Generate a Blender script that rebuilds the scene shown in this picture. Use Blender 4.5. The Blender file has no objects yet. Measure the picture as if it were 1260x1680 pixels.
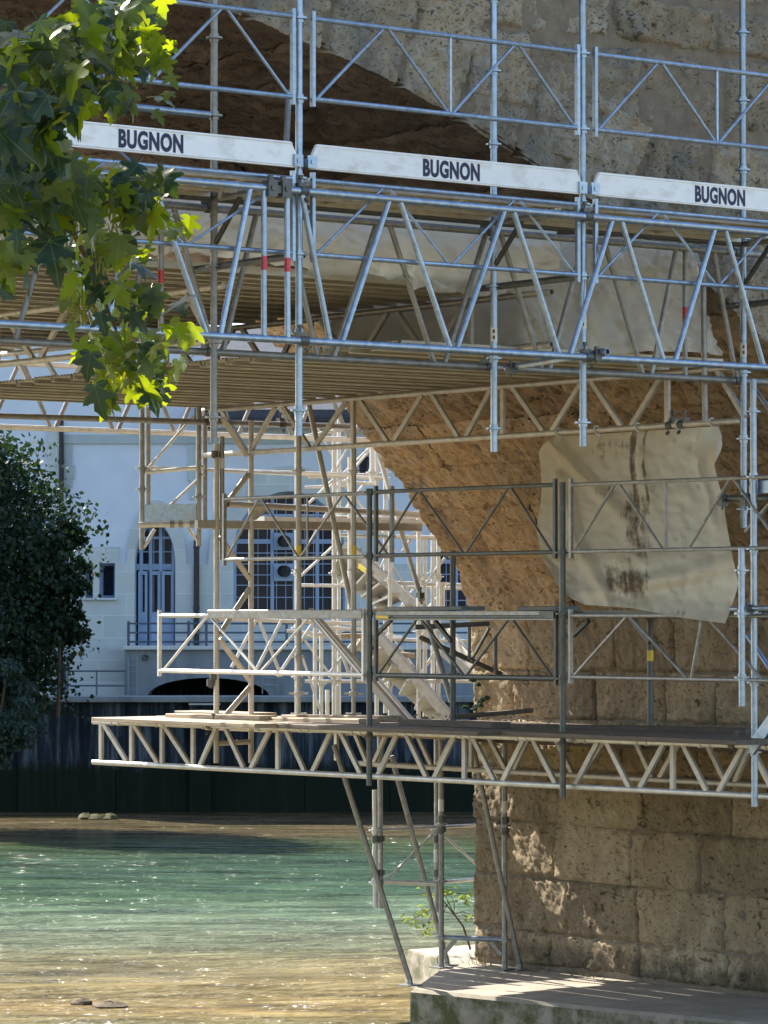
import bpy, math, random
import numpy as np
from mathutils import Vector, Matrix
from mathutils.geometry import tessellate_polygon
SC = bpy.context.scene
COL = SC.collection
# ------------------------------------------------------------------ camera, sky, sun, exposure
FPX, HOR = 5800.0, 1010.0
AZ = math.radians(37.0)
PITCH = math.atan((HOR - 840.0) / FPX)
RV = Vector((math.cos(AZ), -math.sin(AZ), 0))
FH = Vector((math.sin(AZ), math.cos(AZ), 0))
FW = FH * math.cos(PITCH) + Vector((0, 0, math.sin(PITCH)))
UP = RV.cross(FW)
cam_d = bpy.data.cameras.new('camera'); cam = bpy.data.objects.new('camera', cam_d); COL.objects.link(cam)
cam_d.sensor_fit = 'HORIZONTAL'; cam_d.sensor_width = 36.0; cam_d.lens = FPX / 1260.0 * 36.0
cam_d.clip_start = 0.5; cam_d.clip_end = 3000
m = Matrix((RV, UP, -FW)).transposed().to_4x4(); cam.matrix_world = m
SC.camera = cam
SUN = Vector((-0.095, 0.75, 0.68)).normalized()
sun_d = bpy.data.lights.new('sun', 'SUN'); sun_d.energy = 5.0; sun_d.angle = math.radians(0.5); sun_d.color = (1, 0.93, 0.82)
sun = bpy.data.objects.new('sun', sun_d); COL.objects.link(sun)
sun.rotation_euler = SUN.to_track_quat('Z', 'Y').to_euler(); sun.location = (0, 30, 40)
W = bpy.data.worlds.new('World'); SC.world = W; W.use_nodes = True
nt = W.node_tree; nt.nodes.clear()
sky = nt.nodes.new('ShaderNodeTexSky'); sky.sky_type = 'NISHITA'; sky.sun_disc = False
sky.sun_elevation = math.asin(SUN.z); sky.sun_rotation = math.atan2(SUN.x, SUN.y)
bg = nt.nodes.new('ShaderNodeBackground'); bg.inputs[1].default_value = 0.125
wo = nt.nodes.new('ShaderNodeOutputWorld')
nt.links.new(sky.outputs[0], bg.inputs[0]); nt.links.new(bg.outputs[0], wo.inputs[0])
SC.view_settings.view_transform = 'Standard'; SC.view_settings.look = 'None'
SC.view_settings.exposure = 1.42; SC.view_settings.gamma = 1.0; SC.view_settings.use_curve_mapping = False
SC.cycles.max_bounces = 10; SC.cycles.diffuse_bounces = 6; SC.cycles.glossy_bounces = 4
SC.cycles.transparent_max_bounces = 8; SC.cycles.caustics_reflective = False; SC.cycles.caustics_refractive = False
SC.cycles.use_denoising = True
SC.cycles.sample_clamp_indirect = 6.0
random.seed(7); RNG = np.random.default_rng(11)

# ------------------------------------------------------------------ helpers
def U(px, py, x=None, y=None, z=None, d=None):
    """where the line of sight through a picture point meets a vertical or level plane of the place"""
    r = FW * FPX + RV * (px - 630.0) + UP * (840.0 - py)
    if x is not None: t = x / r.x
    elif y is not None: t = y / r.y
    elif z is not None: t = z / r.z
    else: t = d / r.dot(FH)
    return r * t
INV = {}
def thing(name, label, cat, loc=(0, 0, 0), rotz=0.0, group=None, kind=None):
    o = bpy.data.objects.new(name, None); COL.objects.link(o)
    o.location = loc; o.rotation_euler = (0, 0, rotz); o.empty_display_size = 0.1
    o['label'] = label; o['category'] = cat
    if group: o['group'] = group
    if kind: o['kind'] = kind
    INV[o] = (Matrix.Translation(Vector(loc)) @ Matrix.Rotation(rotz, 4, 'Z')).inverted()
    return o
def tag(o, label, cat=None, group=None, kind=None):
    o['label'] = label
    if cat: o['category'] = cat
    if group: o['group'] = group
    if kind: o['kind'] = kind
    return o
class MB:
    def __init__(s): s.v = []; s.f = []
    def add(s, vs, fs):
        b = len(s.v); s.v.extend([tuple(p) for p in vs]); s.f.extend([tuple(b + i for i in f) for f in fs]); return s
    def tube(s, p, q, r, n=10, hollow=False, r2=None, caps=True):
        p = Vector(p); q = Vector(q); a = (q - p).normalized()
        u = a.orthogonal().normalized(); w = a.cross(u); r2 = r if r2 is None else r2
        ring = lambda c, rr: [c + (u * math.cos(2 * math.pi * k / n) + w * math.sin(2 * math.pi * k / n)) * rr for k in range(n)]
        vs = ring(p, r) + ring(q, r2); fs = [(k, (k + 1) % n, n + (k + 1) % n, n + k) for k in range(n)]
        if hollow:
            dd = min(0.25, (q - p).length * .4)
            vs += ring(p, r * .86) + ring(p + a * dd, r * .86) + ring(q, r2 * .86) + ring(q - a * dd, r2 * .86)
            for k in range(n):
                j = (k + 1) % n
                fs += [(j, k, 2 * n + k, 2 * n + j), (2 * n + j, 2 * n + k, 3 * n + k, 3 * n + j)]
                fs += [(n + k, n + j, 4 * n + j, 4 * n + k), (4 * n + k, 4 * n + j, 5 * n + j, 5 * n + k)]
            fs += [tuple(range(3 * n, 4 * n)), tuple(reversed(range(5 * n, 6 * n)))]
        elif caps: fs += [tuple(reversed(range(n))), tuple(range(n, 2 * n))]
        return s.add(vs, fs)
    def path(s, pts, rs, n=8):
        pts = [Vector(p) for p in pts]
        if not hasattr(rs, '__len__'): rs = [rs] * len(pts)
        vs = []; fs = []
        u = None
        for i, p in enumerate(pts):
            a = (pts[min(i + 1, len(pts) - 1)] - pts[max(i - 1, 0)]).normalized()
            u = a.orthogonal().normalized() if u is None else (u - a * u.dot(a)).normalized()
            w = a.cross(u)
            vs += [p + (u * math.cos(2 * math.pi * k / n) + w * math.sin(2 * math.pi * k / n)) * rs[i] for k in range(n)]
        for i in range(len(pts) - 1):
            fs += [(i * n + k, i * n + (k + 1) % n, (i + 1) * n + (k + 1) % n, (i + 1) * n + k) for k in range(n)]
        fs += [tuple(reversed(range(n))), tuple(range((len(pts) - 1) * n, len(pts) * n))]
        return s.add(vs, fs)
    def beam(s, p, q, w, h, up=(0, 0, 1), ch=0.0):
        """bar of rectangular section w (sideways) by h (along up) from p to q, with chamfered long edges"""
        p = Vector(p); q = Vector(q); a = (q - p).normalized(); up = Vector(up)
        sd = a.cross(up)
        if sd.length < 1e-4: sd = a.orthogonal()
        sd.normalize(); u = sd.cross(a).normalized(); ch = ch or min(w, h) * .12
        x, y = w / 2, h / 2
        prof = [(-x + ch, -y), (x - ch, -y), (x, -y + ch), (x, y - ch), (x - ch, y), (-x + ch, y), (-x, y - ch), (-x, -y + ch)]
        return s.extrude(prof, p, q, sd, u)
    def extrude(s, prof, p, q, sd, u):
        n = len(prof); p = Vector(p); q = Vector(q)
        vs = [c + sd * a + u * b for c in (p, q) for a, b in prof]
        fs = [(k, (k + 1) % n, n + (k + 1) % n, n + k) for k in range(n)] + [tuple(reversed(range(n))), tuple(range(n, 2 * n))]
        return s.add(vs, fs)
    def box(s, lo, hi):
        x0, y0, z0 = lo; x1, y1, z1 = hi
        return s.add([(x0, y0, z0), (x1, y0, z0), (x1, y1, z0), (x0, y1, z0), (x0, y0, z1), (x1, y0, z1), (x1, y1, z1), (x0, y1, z1)],
                     [(3, 2, 1, 0), (4, 5, 6, 7), (0, 1, 5, 4), (1, 2, 6, 5), (2, 3, 7, 6), (3, 0, 4, 7)])
def root_of(o):
    while o is not None and o not in INV: o = o.parent
    return o
def link_mesh(name, me, mat, parent=None, angle=35):
    o = bpy.data.objects.new(name, me); COL.objects.link(o)
    if mat is not None and len(me.materials) == 0: me.materials.append(mat)
    if parent is not None: o.parent = parent
    return o
def smooth(me, angle=35):
    me.polygons.foreach_set('use_smooth', [True] * len(me.polygons))
    me.set_sharp_from_angle(angle=math.radians(angle))
def obj(name, mb, mat, parent=None, angle=35, label=None):
    vs = mb.v
    r = root_of(parent)
    if r is not None:
        M = INV[r]; vs = [tuple(M @ Vector(p)) for p in vs]
    me = bpy.data.meshes.new(name); me.from_pydata(vs, [], mb.f); me.update(); smooth(me, angle)
    o = link_mesh(name, me, mat, parent)
    if label: o['label'] = label
    return o
def solo(name, mb, mat, label, cat, loc, group=None, kind=None):
    """a thing that is one mesh, its origin at loc"""
    L = Vector(loc); me = bpy.data.meshes.new(name)
    me.from_pydata([tuple(Vector(p) - L) for p in mb.v], [], mb.f); me.update(); smooth(me)
    o = link_mesh(name, me, mat); o.location = L
    return tag(o, label, cat, group, kind)
def npmesh(name, V, Fq, mat, parent=None, sm=True, angle=40):
    """mesh from numpy arrays, quads (n,4) or triangles (n,3)"""
    r = root_of(parent)
    if r is not None:
        M = np.array(INV[r]); V = V @ M[:3, :3].T + M[:3, 3]
    me = bpy.data.meshes.new(name); k = Fq.shape[1]
    me.vertices.add(len(V)); me.vertices.foreach_set('co', V.astype(np.float32).ravel())
    me.loops.add(Fq.size); me.loops.foreach_set('vertex_index', Fq.astype(np.int32).ravel())
    me.polygons.add(len(Fq)); me.polygons.foreach_set('loop_start', np.arange(0, Fq.size, k, dtype=np.int32))
    me.update(calc_edges=True); me.validate()
    if sm: me.polygons.foreach_set('use_smooth', [True] * len(me.polygons))
    if mat is not None: me.materials.append(mat)
    return link_mesh(name, me, None, parent)

# ------------------------------------------------------------------ materials
def new_mat(name):
    mt = bpy.data.materials.new(name); mt.use_nodes = True
    n = mt.node_tree.nodes; l = mt.node_tree.links
    return mt, n, l, n['Principled BSDF']
def noise(n, l, vec, scale, detail=5, rough=.55, dist=0.0):
    t = n.new('ShaderNodeTexNoise'); t.inputs['Scale'].default_value = scale; t.inputs['Detail'].default_value = detail
    t.inputs['Roughness'].default_value = rough; t.inputs['Distortion'].default_value = dist
    if vec is not None: l.new(vec, t.inputs['Vector'])
    return t.outputs['Fac']
def ramp(n, l, fac, stops):
    r = n.new('ShaderNodeValToRGB'); e = r.color_ramp.elements
    while len(e) < len(stops): e.new(0.5)
    for el, (p, c) in zip(e, stops): el.position = p; el.color = (*c, 1) if len(c) == 3 else c
    l.new(fac, r.inputs[0]); return r.outputs[0]
def mixc(n, l, fac, a, b, mode='MIX'):
    x = n.new('ShaderNodeMix'); x.data_type = 'RGBA'; x.blend_type = mode
    for s, v in ((0, fac), (6, a), (7, b)):
        if hasattr(v, 'is_linked'): l.new(v, x.inputs[s])
        elif s == 0: x.inputs[0].default_value = v
        else: x.inputs[s].default_value = (*v, 1)
    return x.outputs[2]
def math_(n, l, op, a, b=None, c=None):
    x = n.new('ShaderNodeMath'); x.operation = op
    for i, v in enumerate((a, b, c)):
        if v is None: continue
        if hasattr(v, 'is_linked'): l.new(v, x.inputs[i])
        else: x.inputs[i].default_value = v
    return x.outputs[0]
def bump(n, l, h, strength, dist, prev=None):
    b = n.new('ShaderNodeBump'); b.inputs['Strength'].default_value = strength; b.inputs['Distance'].default_value = dist
    l.new(h, b.inputs['Height'])
    if prev is not None: l.new(prev, b.inputs['Normal'])
    return b.outputs[0]
def objvec(n, which='Object', scale=None):
    t = n.new('ShaderNodeTexCoord'); return t.outputs[which]
def stretch(n, l, vec, s, rot=(0, 0, 0)):
    mp = n.new('ShaderNodeMapping'); mp.inputs['Scale'].default_value = s; mp.inputs['Rotation'].default_value = rot
    l.new(vec, mp.inputs['Vector']); return mp.outputs[0]
def worldpos(n): return n.new('ShaderNodeNewGeometry').outputs['Position']

def simple(name, c1, c2, rough=.5, metal=0.0, scale=8, bs=40, bstr=.15, bd=.003, rr=.12, stain=None, sfac=.35, sscale=3, spec=.5, st=(1, 1, 1)):
    mt, n, l, p = new_mat(name); v = objvec(n)
    if st != (1, 1, 1): v = stretch(n, l, v, st)
    a = noise(n, l, v, scale, 6, .6)
    c = ramp(n, l, a, [(.3, c1), (.7, c2)])
    if stain:
        s = noise(n, l, v, sscale, 8, .65)
        c = mixc(n, l, ramp(n, l, s, [(.5, (0, 0, 0)), (.72, (sfac,) * 3)]), c, stain)
    oi = n.new('ShaderNodeObjectInfo')
    hs = n.new('ShaderNodeHueSaturation'); l.new(c, hs.inputs['Color'])
    l.new(math_(n, l, 'MULTIPLY_ADD', oi.outputs['Random'], .22, .89), hs.inputs['Value'])
    l.new(hs.outputs[0], p.inputs['Base Color'])
    p.inputs['Metallic'].default_value = metal
    l.new(math_(n, l, 'MULTIPLY_ADD', a, rr * 2, rough - rr), p.inputs['Roughness'])
    p.inputs['Specular IOR Level'].default_value = spec
    if bstr:
        b = noise(n, l, v, bs, 4, .6); l.new(bump(n, l, b, bstr, bd), p.inputs['Normal'])
    return mt
MT = {}
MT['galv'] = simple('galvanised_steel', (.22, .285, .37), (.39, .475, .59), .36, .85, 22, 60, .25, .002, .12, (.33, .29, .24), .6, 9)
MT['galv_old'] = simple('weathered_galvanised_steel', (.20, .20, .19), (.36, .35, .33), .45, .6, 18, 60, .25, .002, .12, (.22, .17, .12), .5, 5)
MT['galv_dark'] = simple('shaded_dark_steel', (.075, .082, .08), (.14, .145, .135), .45, .5, 14, 60, .2, .002, .12, (.17, .13, .09), .4, 5)  # dark couplers; shade on tubes and guardrails is put into this colour
MT['dusty'] = simple('dusty_aluminium', (.38, .35, .30), (.54, .51, .45), .5, .35, 14, 50, .25, .002, .12, (.30, .22, .13), .5, 4)
MT['alu'] = simple('dusty_bright_steel', (.53, .52, .49), (.71, .70, .66), .42, .45, 12, 50, .2, .002, .1, (.42, .34, .24), .4, 4)
MT['plank'] = simple('ribbed_deck_steel', (.47, .44, .38), (.63, .60, .53), .5, .15, 6, 50, .2, .002, .1, (.30, .22, .13), .45, 2.5)
MT['ply'] = simple('yellowed_plywood', (.52, .43, .22), (.66, .56, .32), .6, 0, 4, 40, .2, .002, .1, (.28, .2, .1), .5, 3, st=(.3, 3, 3))
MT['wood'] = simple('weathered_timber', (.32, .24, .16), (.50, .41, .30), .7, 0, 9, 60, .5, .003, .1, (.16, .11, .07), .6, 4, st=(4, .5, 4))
MT['wood_dark'] = simple('shaded_timber', (.07, .055, .04), (.15, .115, .085), .7, 0, 9, 60, .5, .003, .1, (.03, .025, .02), .6, 4, st=(4, .5, 4))  # darker copy of the weathered timber, deck shade put into its colour
MT['white'] = simple('white_enamel', (.76, .77, .79), (.83, .84, .85), .4, .05, 3, 30, .05, .001, .06, (.42, .38, .32), .55, 3.2, st=(1.5, 1, 3))
MT['navy'] = simple('navy_print', (.004, .006, .045), (.006, .009, .06), .5, 0, 40, 0, 0)
MT['red'] = simple('red_tape', (.55, .03, .05), (.68, .06, .08), .45, 0, 20, 0, 0)
MT['black'] = simple('black_print', (.012, .012, .012), (.03, .03, .03), .5, 0, 20, 0, 0)
MT['yellow'] = simple('yellow_tape', (.75, .52, .03), (.82, .62, .06), .45, 0, 20, 0, 0)
MT['label'] = simple('white_label', (.66, .65, .6), (.75, .74, .7), .5, 0, 20, 0, 0)
MT['plaster'] = simple('white_render', (.62, .70, .80), (.70, .77, .86), .8, 0, 2, 90, .25, .004, .05, (.54, .57, .60), .5, .8, .2)
MT['trim'] = simple('grey_stone_trim', (.40, .47, .49), (.47, .54, .55), .75, 0, 3, 60, .3, .004, .05, (.34, .38, .38), .4, 1.2, .2)
MT['ashlar'] = simple('pale_ashlar', (.50, .55, .55), (.58, .62, .61), .75, 0, 3, 60, .3, .004, .05, (.40, .43, .41), .4, 1.2, .2)
def ashlar_joints():
    mt = MT['ashlar']; n = mt.node_tree.nodes; l = mt.node_tree.links; p = n['Principled BSDF']; src = p.inputs['Base Color'].links[0].from_socket
    v = objvec(n); sep = n.new('ShaderNodeSeparateXYZ'); l.new(v, sep.inputs[0]); cb = n.new('ShaderNodeCombineXYZ'); l.new(sep.outputs[0], cb.inputs[0]); l.new(sep.outputs[2], cb.inputs[1])
    bt_ = n.new('ShaderNodeTexBrick'); l.new(cb.outputs[0], bt_.inputs['Vector']); bt_.inputs['Scale'].default_value = 1.0; bt_.inputs['Mortar Size'].default_value = .006
    bt_.inputs['Brick Width'].default_value = .9; bt_.inputs['Row Height'].default_value = .42; bt_.inputs['Color1'].default_value = (1, 1, 1, 1); bt_.inputs['Color2'].default_value = (.88, .9, .9, 1); bt_.inputs['Mortar'].default_value = (1.2, 1.2, 1.2, 1)
    l.new(mixc(n, l, 1.0, src, bt_.outputs['Color'], 'MULTIPLY'), p.inputs['Base Color'])
ashlar_joints()
MT['winframe'] = simple('pale_blue_paint', (.25, .35, .50), (.30, .40, .55), .5, 0, 5, 0, 0)
MT['glasspane'] = simple('dark_window_glass', (.015, .02, .035), (.03, .04, .06), .08, 0, 1.5, 3, .05, .01, .03, spec=.16)
MT['roof'] = simple('dark_slate', (.02, .025, .04), (.05, .055, .075), .6, 0, 12, 40, .3, .01)
MT['iron'] = simple('black_iron', (.015, .017, .02), (.03, .033, .038), .5, .3, 20, 0, 0)
MT['bluegrey_paint'] = simple('blue_grey_railing_paint', (.06, .09, .13), (.09, .12, .17), .5, .1, 20, 0, 0)
MT['bark'] = simple('brown_bark', (.06, .035, .02), (.11, .07, .04), .8, 0, 30, 80, .6, .003)
MT['greentwig'] = simple('yellow_green_stalk', (.25, .26, .05), (.35, .33, .08), .6, 0, 30, 0, 0)
def stone_mat(name, cols, pit_col, stain_col=None, pitscale=38, bstr=.9, low=None, pf=.6):
    mt, n, l, p = new_mat(name); v = worldpos(n)
    big = noise(n, l, v, .9, 4, .6); mid = noise(n, l, v, 5.5, 6, .65); fin = noise(n, l, v, 60, 4, .7)
    c = ramp(n, l, mid, [(.28, cols[0]), (.5, cols[1]), (.72, cols[2])])
    c = mixc(n, l, ramp(n, l, big, [(.42, (0, 0, 0)), (.62, (.7,) * 3)]), c, cols[3])
    if stain_col:
        sv = stretch(n, l, v, (1, 1, .45)); sn = noise(n, l, sv, 2.3, 8, .7)
        c = mixc(n, l, ramp(n, l, sn, [(.50, (0, 0, 0)), (.66, (.75,) * 3)]), c, stain_col)
    if low:      # damp, algae-darkened band just above the water
        sep = n.new('ShaderNodeSeparateXYZ'); l.new(v, sep.inputs[0])
        hh = math_(n, l, 'MULTIPLY_ADD', mid, .9, sep.outputs[2])
        c = mixc(n, l, ramp(n, l, math_(n, l, 'MULTIPLY_ADD', hh, 1.6, 4.35), [(0, (1,) * 3), (.42, (0, 0, 0))]), c, low)
    av = stretch(n, l, v, (1.0, .75, 1.25), (.5, .35, .2))
    pn = noise(n, l, av, pitscale * 1.05, 8, .72, .35)
    pit = ramp(n, l, pn, [(.33, (1,) * 3), (.41, (0, 0, 0))])
    vo = noise(n, l, av, pitscale * .30, 6, .72, .8)
    hole = ramp(n, l, vo, [(.34, (1,) * 3), (.42, (0, 0, 0))])
    gate = ramp(n, l, noise(n, l, v, 2.6, 3, .6), [(.46, (0, 0, 0)), (.6, (1,) * 3)])
    hole = mixc(n, l, 1.0, hole, gate, 'MULTIPLY')
    pits = mixc(n, l, 1.0, pit, hole, 'LIGHTEN')
    c = mixc(n, l, math_(n, l, 'MULTIPLY', pits, pf), c, pit_col)
    oi = n.new('ShaderNodeObjectInfo'); hs = n.new('ShaderNodeHueSaturation'); l.new(c, hs.inputs['Color'])
    l.new(math_(n, l, 'MULTIPLY_ADD', oi.outputs['Random'], .46, .76), hs.inputs['Value'])
    l.new(math_(n, l, 'MULTIPLY_ADD', fin, .5, .75), hs.inputs['Saturation'])
    l.new(hs.outputs[0], p.inputs['Base Color'])
    p.inputs['Roughness'].default_value = .88; p.inputs['Specular IOR Level'].default_value = .25
    h = math_(n, l, 'MULTIPLY_ADD', pits, -1.0, math_(n, l, 'MULTIPLY_ADD', fin, .35, math_(n, l, 'MULTIPLY', mid, .9)))
    l.new(bump(n, l, h, bstr, .022), p.inputs['Normal'])
    return mt
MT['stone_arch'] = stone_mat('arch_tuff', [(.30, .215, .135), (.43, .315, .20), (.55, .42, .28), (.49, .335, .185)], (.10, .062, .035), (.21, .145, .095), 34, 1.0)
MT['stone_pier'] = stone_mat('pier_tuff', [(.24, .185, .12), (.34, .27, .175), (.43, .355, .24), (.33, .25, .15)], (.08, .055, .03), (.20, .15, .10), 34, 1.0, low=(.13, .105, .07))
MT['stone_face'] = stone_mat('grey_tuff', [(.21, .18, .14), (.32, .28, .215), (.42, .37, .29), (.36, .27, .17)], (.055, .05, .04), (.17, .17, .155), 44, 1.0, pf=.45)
MT['stone_crown'] = stone_mat('shaded_arch_tuff', [(.14, .105, .08), (.23, .17, .125), (.31, .235, .175), (.24, .165, .11)], (.04, .028, .02), (.08, .06, .05), 34, 1.0)  # darker copy of the arch stone, the crown's shade put into colour
MT['mortar'] = simple('lime_mortar', (.15, .12, .09), (.24, .2, .15), .95, 0, 9, 50, .5, .01, .05)
def concrete_mat():
    mt, n, l, p = new_mat('footing_concrete'); v = worldpos(n)
    a = noise(n, l, v, 3, 7, .65); f = noise(n, l, v, 70, 4, .7)
    c = ramp(n, l, a, [(.3, (.26, .225, .18)), (.7, (.42, .37, .30))])
    geo = n.new('ShaderNodeNewGeometry'); sep = n.new('ShaderNodeSeparateXYZ'); l.new(geo.outputs['Position'], sep.inputs[0])
    nz = n.new('ShaderNodeSeparateXYZ'); l.new(geo.outputs['Normal'], nz.inputs[0])
    side = ramp(n, l, nz.outputs[2], [(.3, (1,) * 3), (.8, (0, 0, 0))])
    g = noise(n, l, v, 4.5, 7, .7)
    moss = mixc(n, l, 1.0, side, ramp(n, l, g, [(.40, (0, 0, 0)), (.58, (.95,) * 3)]), 'MULTIPLY')
    c = mixc(n, l, moss, c, (.075, .085, .025))
    l.new(c, p.inputs['Base Color']); p.inputs['Roughness'].default_value = .9
    l.new(bump(n, l, math_(n, l, 'ADD', a, math_(n, l, 'MULTIPLY', f, .35)), .7, .02), p.inputs['Normal'])
    return mt
MT['concrete'] = concrete_mat()
def quay_mat():
    mt, n, l, p = new_mat('streaked_quay_concrete'); v = objvec(n)
    sv = stretch(n, l, v, (1.6, 1.6, .12)); a = noise(n, l, sv, 2.6, 8, .7); b = noise(n, l, v, 9, 6, .6)
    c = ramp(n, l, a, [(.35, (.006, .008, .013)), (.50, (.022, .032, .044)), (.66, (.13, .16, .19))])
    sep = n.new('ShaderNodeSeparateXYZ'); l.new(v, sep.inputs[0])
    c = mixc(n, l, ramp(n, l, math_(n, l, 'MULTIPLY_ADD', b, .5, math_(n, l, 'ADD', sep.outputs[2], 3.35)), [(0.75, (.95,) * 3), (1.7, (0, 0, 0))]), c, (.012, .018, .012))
    l.new(c, p.inputs['Base Color']); p.inputs['Roughness'].default_value = .9; p.inputs['Specular IOR Level'].default_value = .08
    l.new(bump(n, l, b, .4, .02), p.inputs['Normal']); return mt
MT['quay'] = quay_mat()
MT['terrace'] = simple('damp_terrace_concrete', (.17, .21, .24), (.29, .33, .35), .85, 0, 1.6, 40, .3, .01, .05, (.08, .10, .12), .6, 1.3, st=(1.5, 1.5, .3))
def water_mat():
    mt, n, l, p = new_mat('river_water'); v = worldpos(n)
    dp = n.new('ShaderNodeVectorMath'); dp.operation = 'DOT_PRODUCT'; l.new(v, dp.inputs[0]); dp.inputs[1].default_value = FH
    dr = n.new('ShaderNodeVectorMath'); dr.operation = 'DOT_PRODUCT'; l.new(v, dr.inputs[0]); dr.inputs[1].default_value = RV
    # stretched along the current
    cmb = n.new('ShaderNodeCombineXYZ'); l.new(dr.outputs['Value'], cmb.inputs[0]); l.new(dp.outputs['Value'], cmb.inputs[1])
    flow = stretch(n, l, cmb.outputs[0], (.35, 1, 1)); big = noise(n, l, flow, .32, 5, .6)
    bed = noise(n, l, flow, 1.5, 7, .7)
    dd = math_(n, l, 'ADD', dp.outputs['Value'], math_(n, l, 'MULTIPLY_ADD', big, 9.0, -4.5))
    dd = math_(n, l, 'MULTIPLY_ADD', dr.outputs['Value'], -.18, dd)
    t = math_(n, l, 'MULTIPLY_ADD', dd, 1 / 40.0, -.65)       # 0 at 26 m, 1 at 66 m: bed depth across the river
    c = ramp(n, l, t, [(.02, (.40, .32, .17)), (.10, (.16, .17, .10)), (.17, (.25, .19, .09)), (.28, (.19, .175, .10)), (.375, (.13, .16, .11)), (.425, (.125, .175, .115)),  # nearest, unseen bed brightened to bounce light up under the arch
                       (.48, (.064, .112, .062)), (.66, (.040, .074, .046)), (.74, (.06, .085, .04)), (.82, (.095, .078, .042)), (1.0, (.10, .08, .042))])
    dk = ramp(n, l, bed, [(.38, (.30,) * 3), (.62, (1,) * 3)])
    c = mixc(n, l, .9, c, dk, 'MULTIPLY')
    w1 = noise(n, l, stretch(n, l, cmb.outputs[0], (.7, 1.5, 1)), 1.6, 4, .62, .6)
    w2 = noise(n, l, stretch(n, l, cmb.outputs[0], (.8, 1.0, 1)), 5.2, 2, .5, .3)
    rif = ramp(n, l, t, [(.0, (1,) * 3), (.40, (1,) * 3), (.47, (.35,) * 3), (1.0, (.3,) * 3)])
    patch = ramp(n, l, noise(n, l, flow, .55, 4, .6), [(.34, (.30,) * 3), (.56, (1.25,) * 3)])
    h = math_(n, l, 'MULTIPLY_ADD', w2, .42, w1)
    h = math_(n, l, 'MULTIPLY', math_(n, l, 'MULTIPLY', h, rif), patch)
    nb = bump(n, l, h, 1.0, .85)
    df = n.new('ShaderNodeBsdfDiffuse'); l.new(c, df.inputs[0]); l.new(bump(n, l, h, .6, .3), df.inputs['Normal'])
    gl = n.new('ShaderNodeBsdfGlossy'); gl.inputs['Roughness'].default_value = .09; l.new(nb, gl.inputs['Normal'])
    fr = n.new('ShaderNodeFresnel'); fr.inputs['IOR'].default_value = 1.33; l.new(nb, fr.inputs['Normal'])
    mx = n.new('ShaderNodeMixShader'); l.new(math_(n, l, 'MULTIPLY', fr.outputs[0], .88), mx.inputs[0]); l.new(df.outputs[0], mx.inputs[1]); l.new(gl.outputs[0], mx.inputs[2])
    l.new(mx.outputs[0], n['Material Output'].inputs[0]); n.remove(p)
    return mt
MT['water'] = water_mat()
def tarp_mat(name, c1, c2, stain):
    mt, n, l, p = new_mat(name); v = worldpos(n)
    a = noise(n, l, v, 2.2, 6, .6); w = noise(n, l, v, 90, 3, .7)
    c = ramp(n, l, a, [(.3, c1), (.7, c2)])
    if stain:
        uv = objvec(n, 'UV'); sep = n.new('ShaderNodeSeparateXYZ'); l.new(uv, sep.inputs[0]); uu, vv = sep.outputs[0], sep.outputs[1]
        s1 = noise(n, l, stretch(n, l, uv, (34, 5, 1)), 1.0, 7, .75); s2 = noise(n, l, stretch(n, l, uv, (12, 12, 1)), 1.0, 8, .7)
        def sst(a, b, x):
            mr = n.new('ShaderNodeMapRange'); mr.interpolation_type = 'SMOOTHSTEP'; l.new(x, mr.inputs[0]); mr.inputs[1].default_value = a; mr.inputs[2].default_value = b; return mr.outputs[0]
        def blot(u0, u1, v0, v1, su, sv, amt):
            a = math_(n, l, 'MULTIPLY', sst(u0 - su, u0 + su, uu), sst(u1 + su, u1 - su, uu)); b = math_(n, l, 'MULTIPLY', sst(v0 - sv, v0 + sv, vv), sst(v1 + sv, v1 - sv, vv))
            return math_(n, l, 'MULTIPLY', math_(n, l, 'MULTIPLY', a, b), amt)
        reg = None
        for q in ((.505, .545, -.2, .56, .010, .05, .52), (.575, .60, -.2, .50, .010, .05, .46), (.30, .44, .28, .40, .09, .10, .44), (.44, .60, .30, .74, .07, .12, .46), (.29, .56, .74, .95, .09, .10, .50), (.40, .52, .66, .97, .02, .05, .30), (.26, .56, .0, .16, .08, .08, .34), (.25, .62, .2, .98, .1, .2, .16), (.36, .78, .955, 1.0, .06, .02, .30), (.1, .9, .0, 1.0, .1, .1, .05)):
            b = blot(*q); reg = b if reg is None else math_(n, l, 'MAXIMUM', reg, b)
        mixn = math_(n, l, 'MULTIPLY_ADD', math_(n, l, 'MULTIPLY_ADD', s1, .55, math_(n, l, 'MULTIPLY', s2, .45)), 3.4, -1.7); reg = math_(n, l, 'MULTIPLY', reg, 1.75)
        s = ramp(n, l, math_(n, l, 'ADD', mixn, reg), [(.52, (0, 0, 0)), (.98, (.9,) * 3)])
        c = mixc(n, l, s, c, (.15, .095, .05))
    l.new(c, p.inputs['Base Color']); p.inputs['Roughness'].default_value = .95; p.inputs['Specular IOR Level'].default_value = .1
    l.new(bump(n, l, math_(n, l, 'ADD', w, a), .3, .006), p.inputs['Normal'])
    tr = n.new('ShaderNodeBsdfTranslucent'); l.new(c, tr.inputs[0])
    mx = n.new('ShaderNodeMixShader'); mx.inputs[0].default_value = .48
    out = n['Material Output']; l.new(p.outputs[0], mx.inputs[1]); l.new(tr.outputs[0], mx.inputs[2]); l.new(mx.outputs[0], out.inputs[0])
    return mt
MT['tarp'] = tarp_mat('stained_fleece', (.80, .70, .52), (.88, .79, .62), True)
MT['tarp_dusty'] = tarp_mat('dusty_fleece', (.76, .72, .63), (.86, .82, .73), False)
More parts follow.
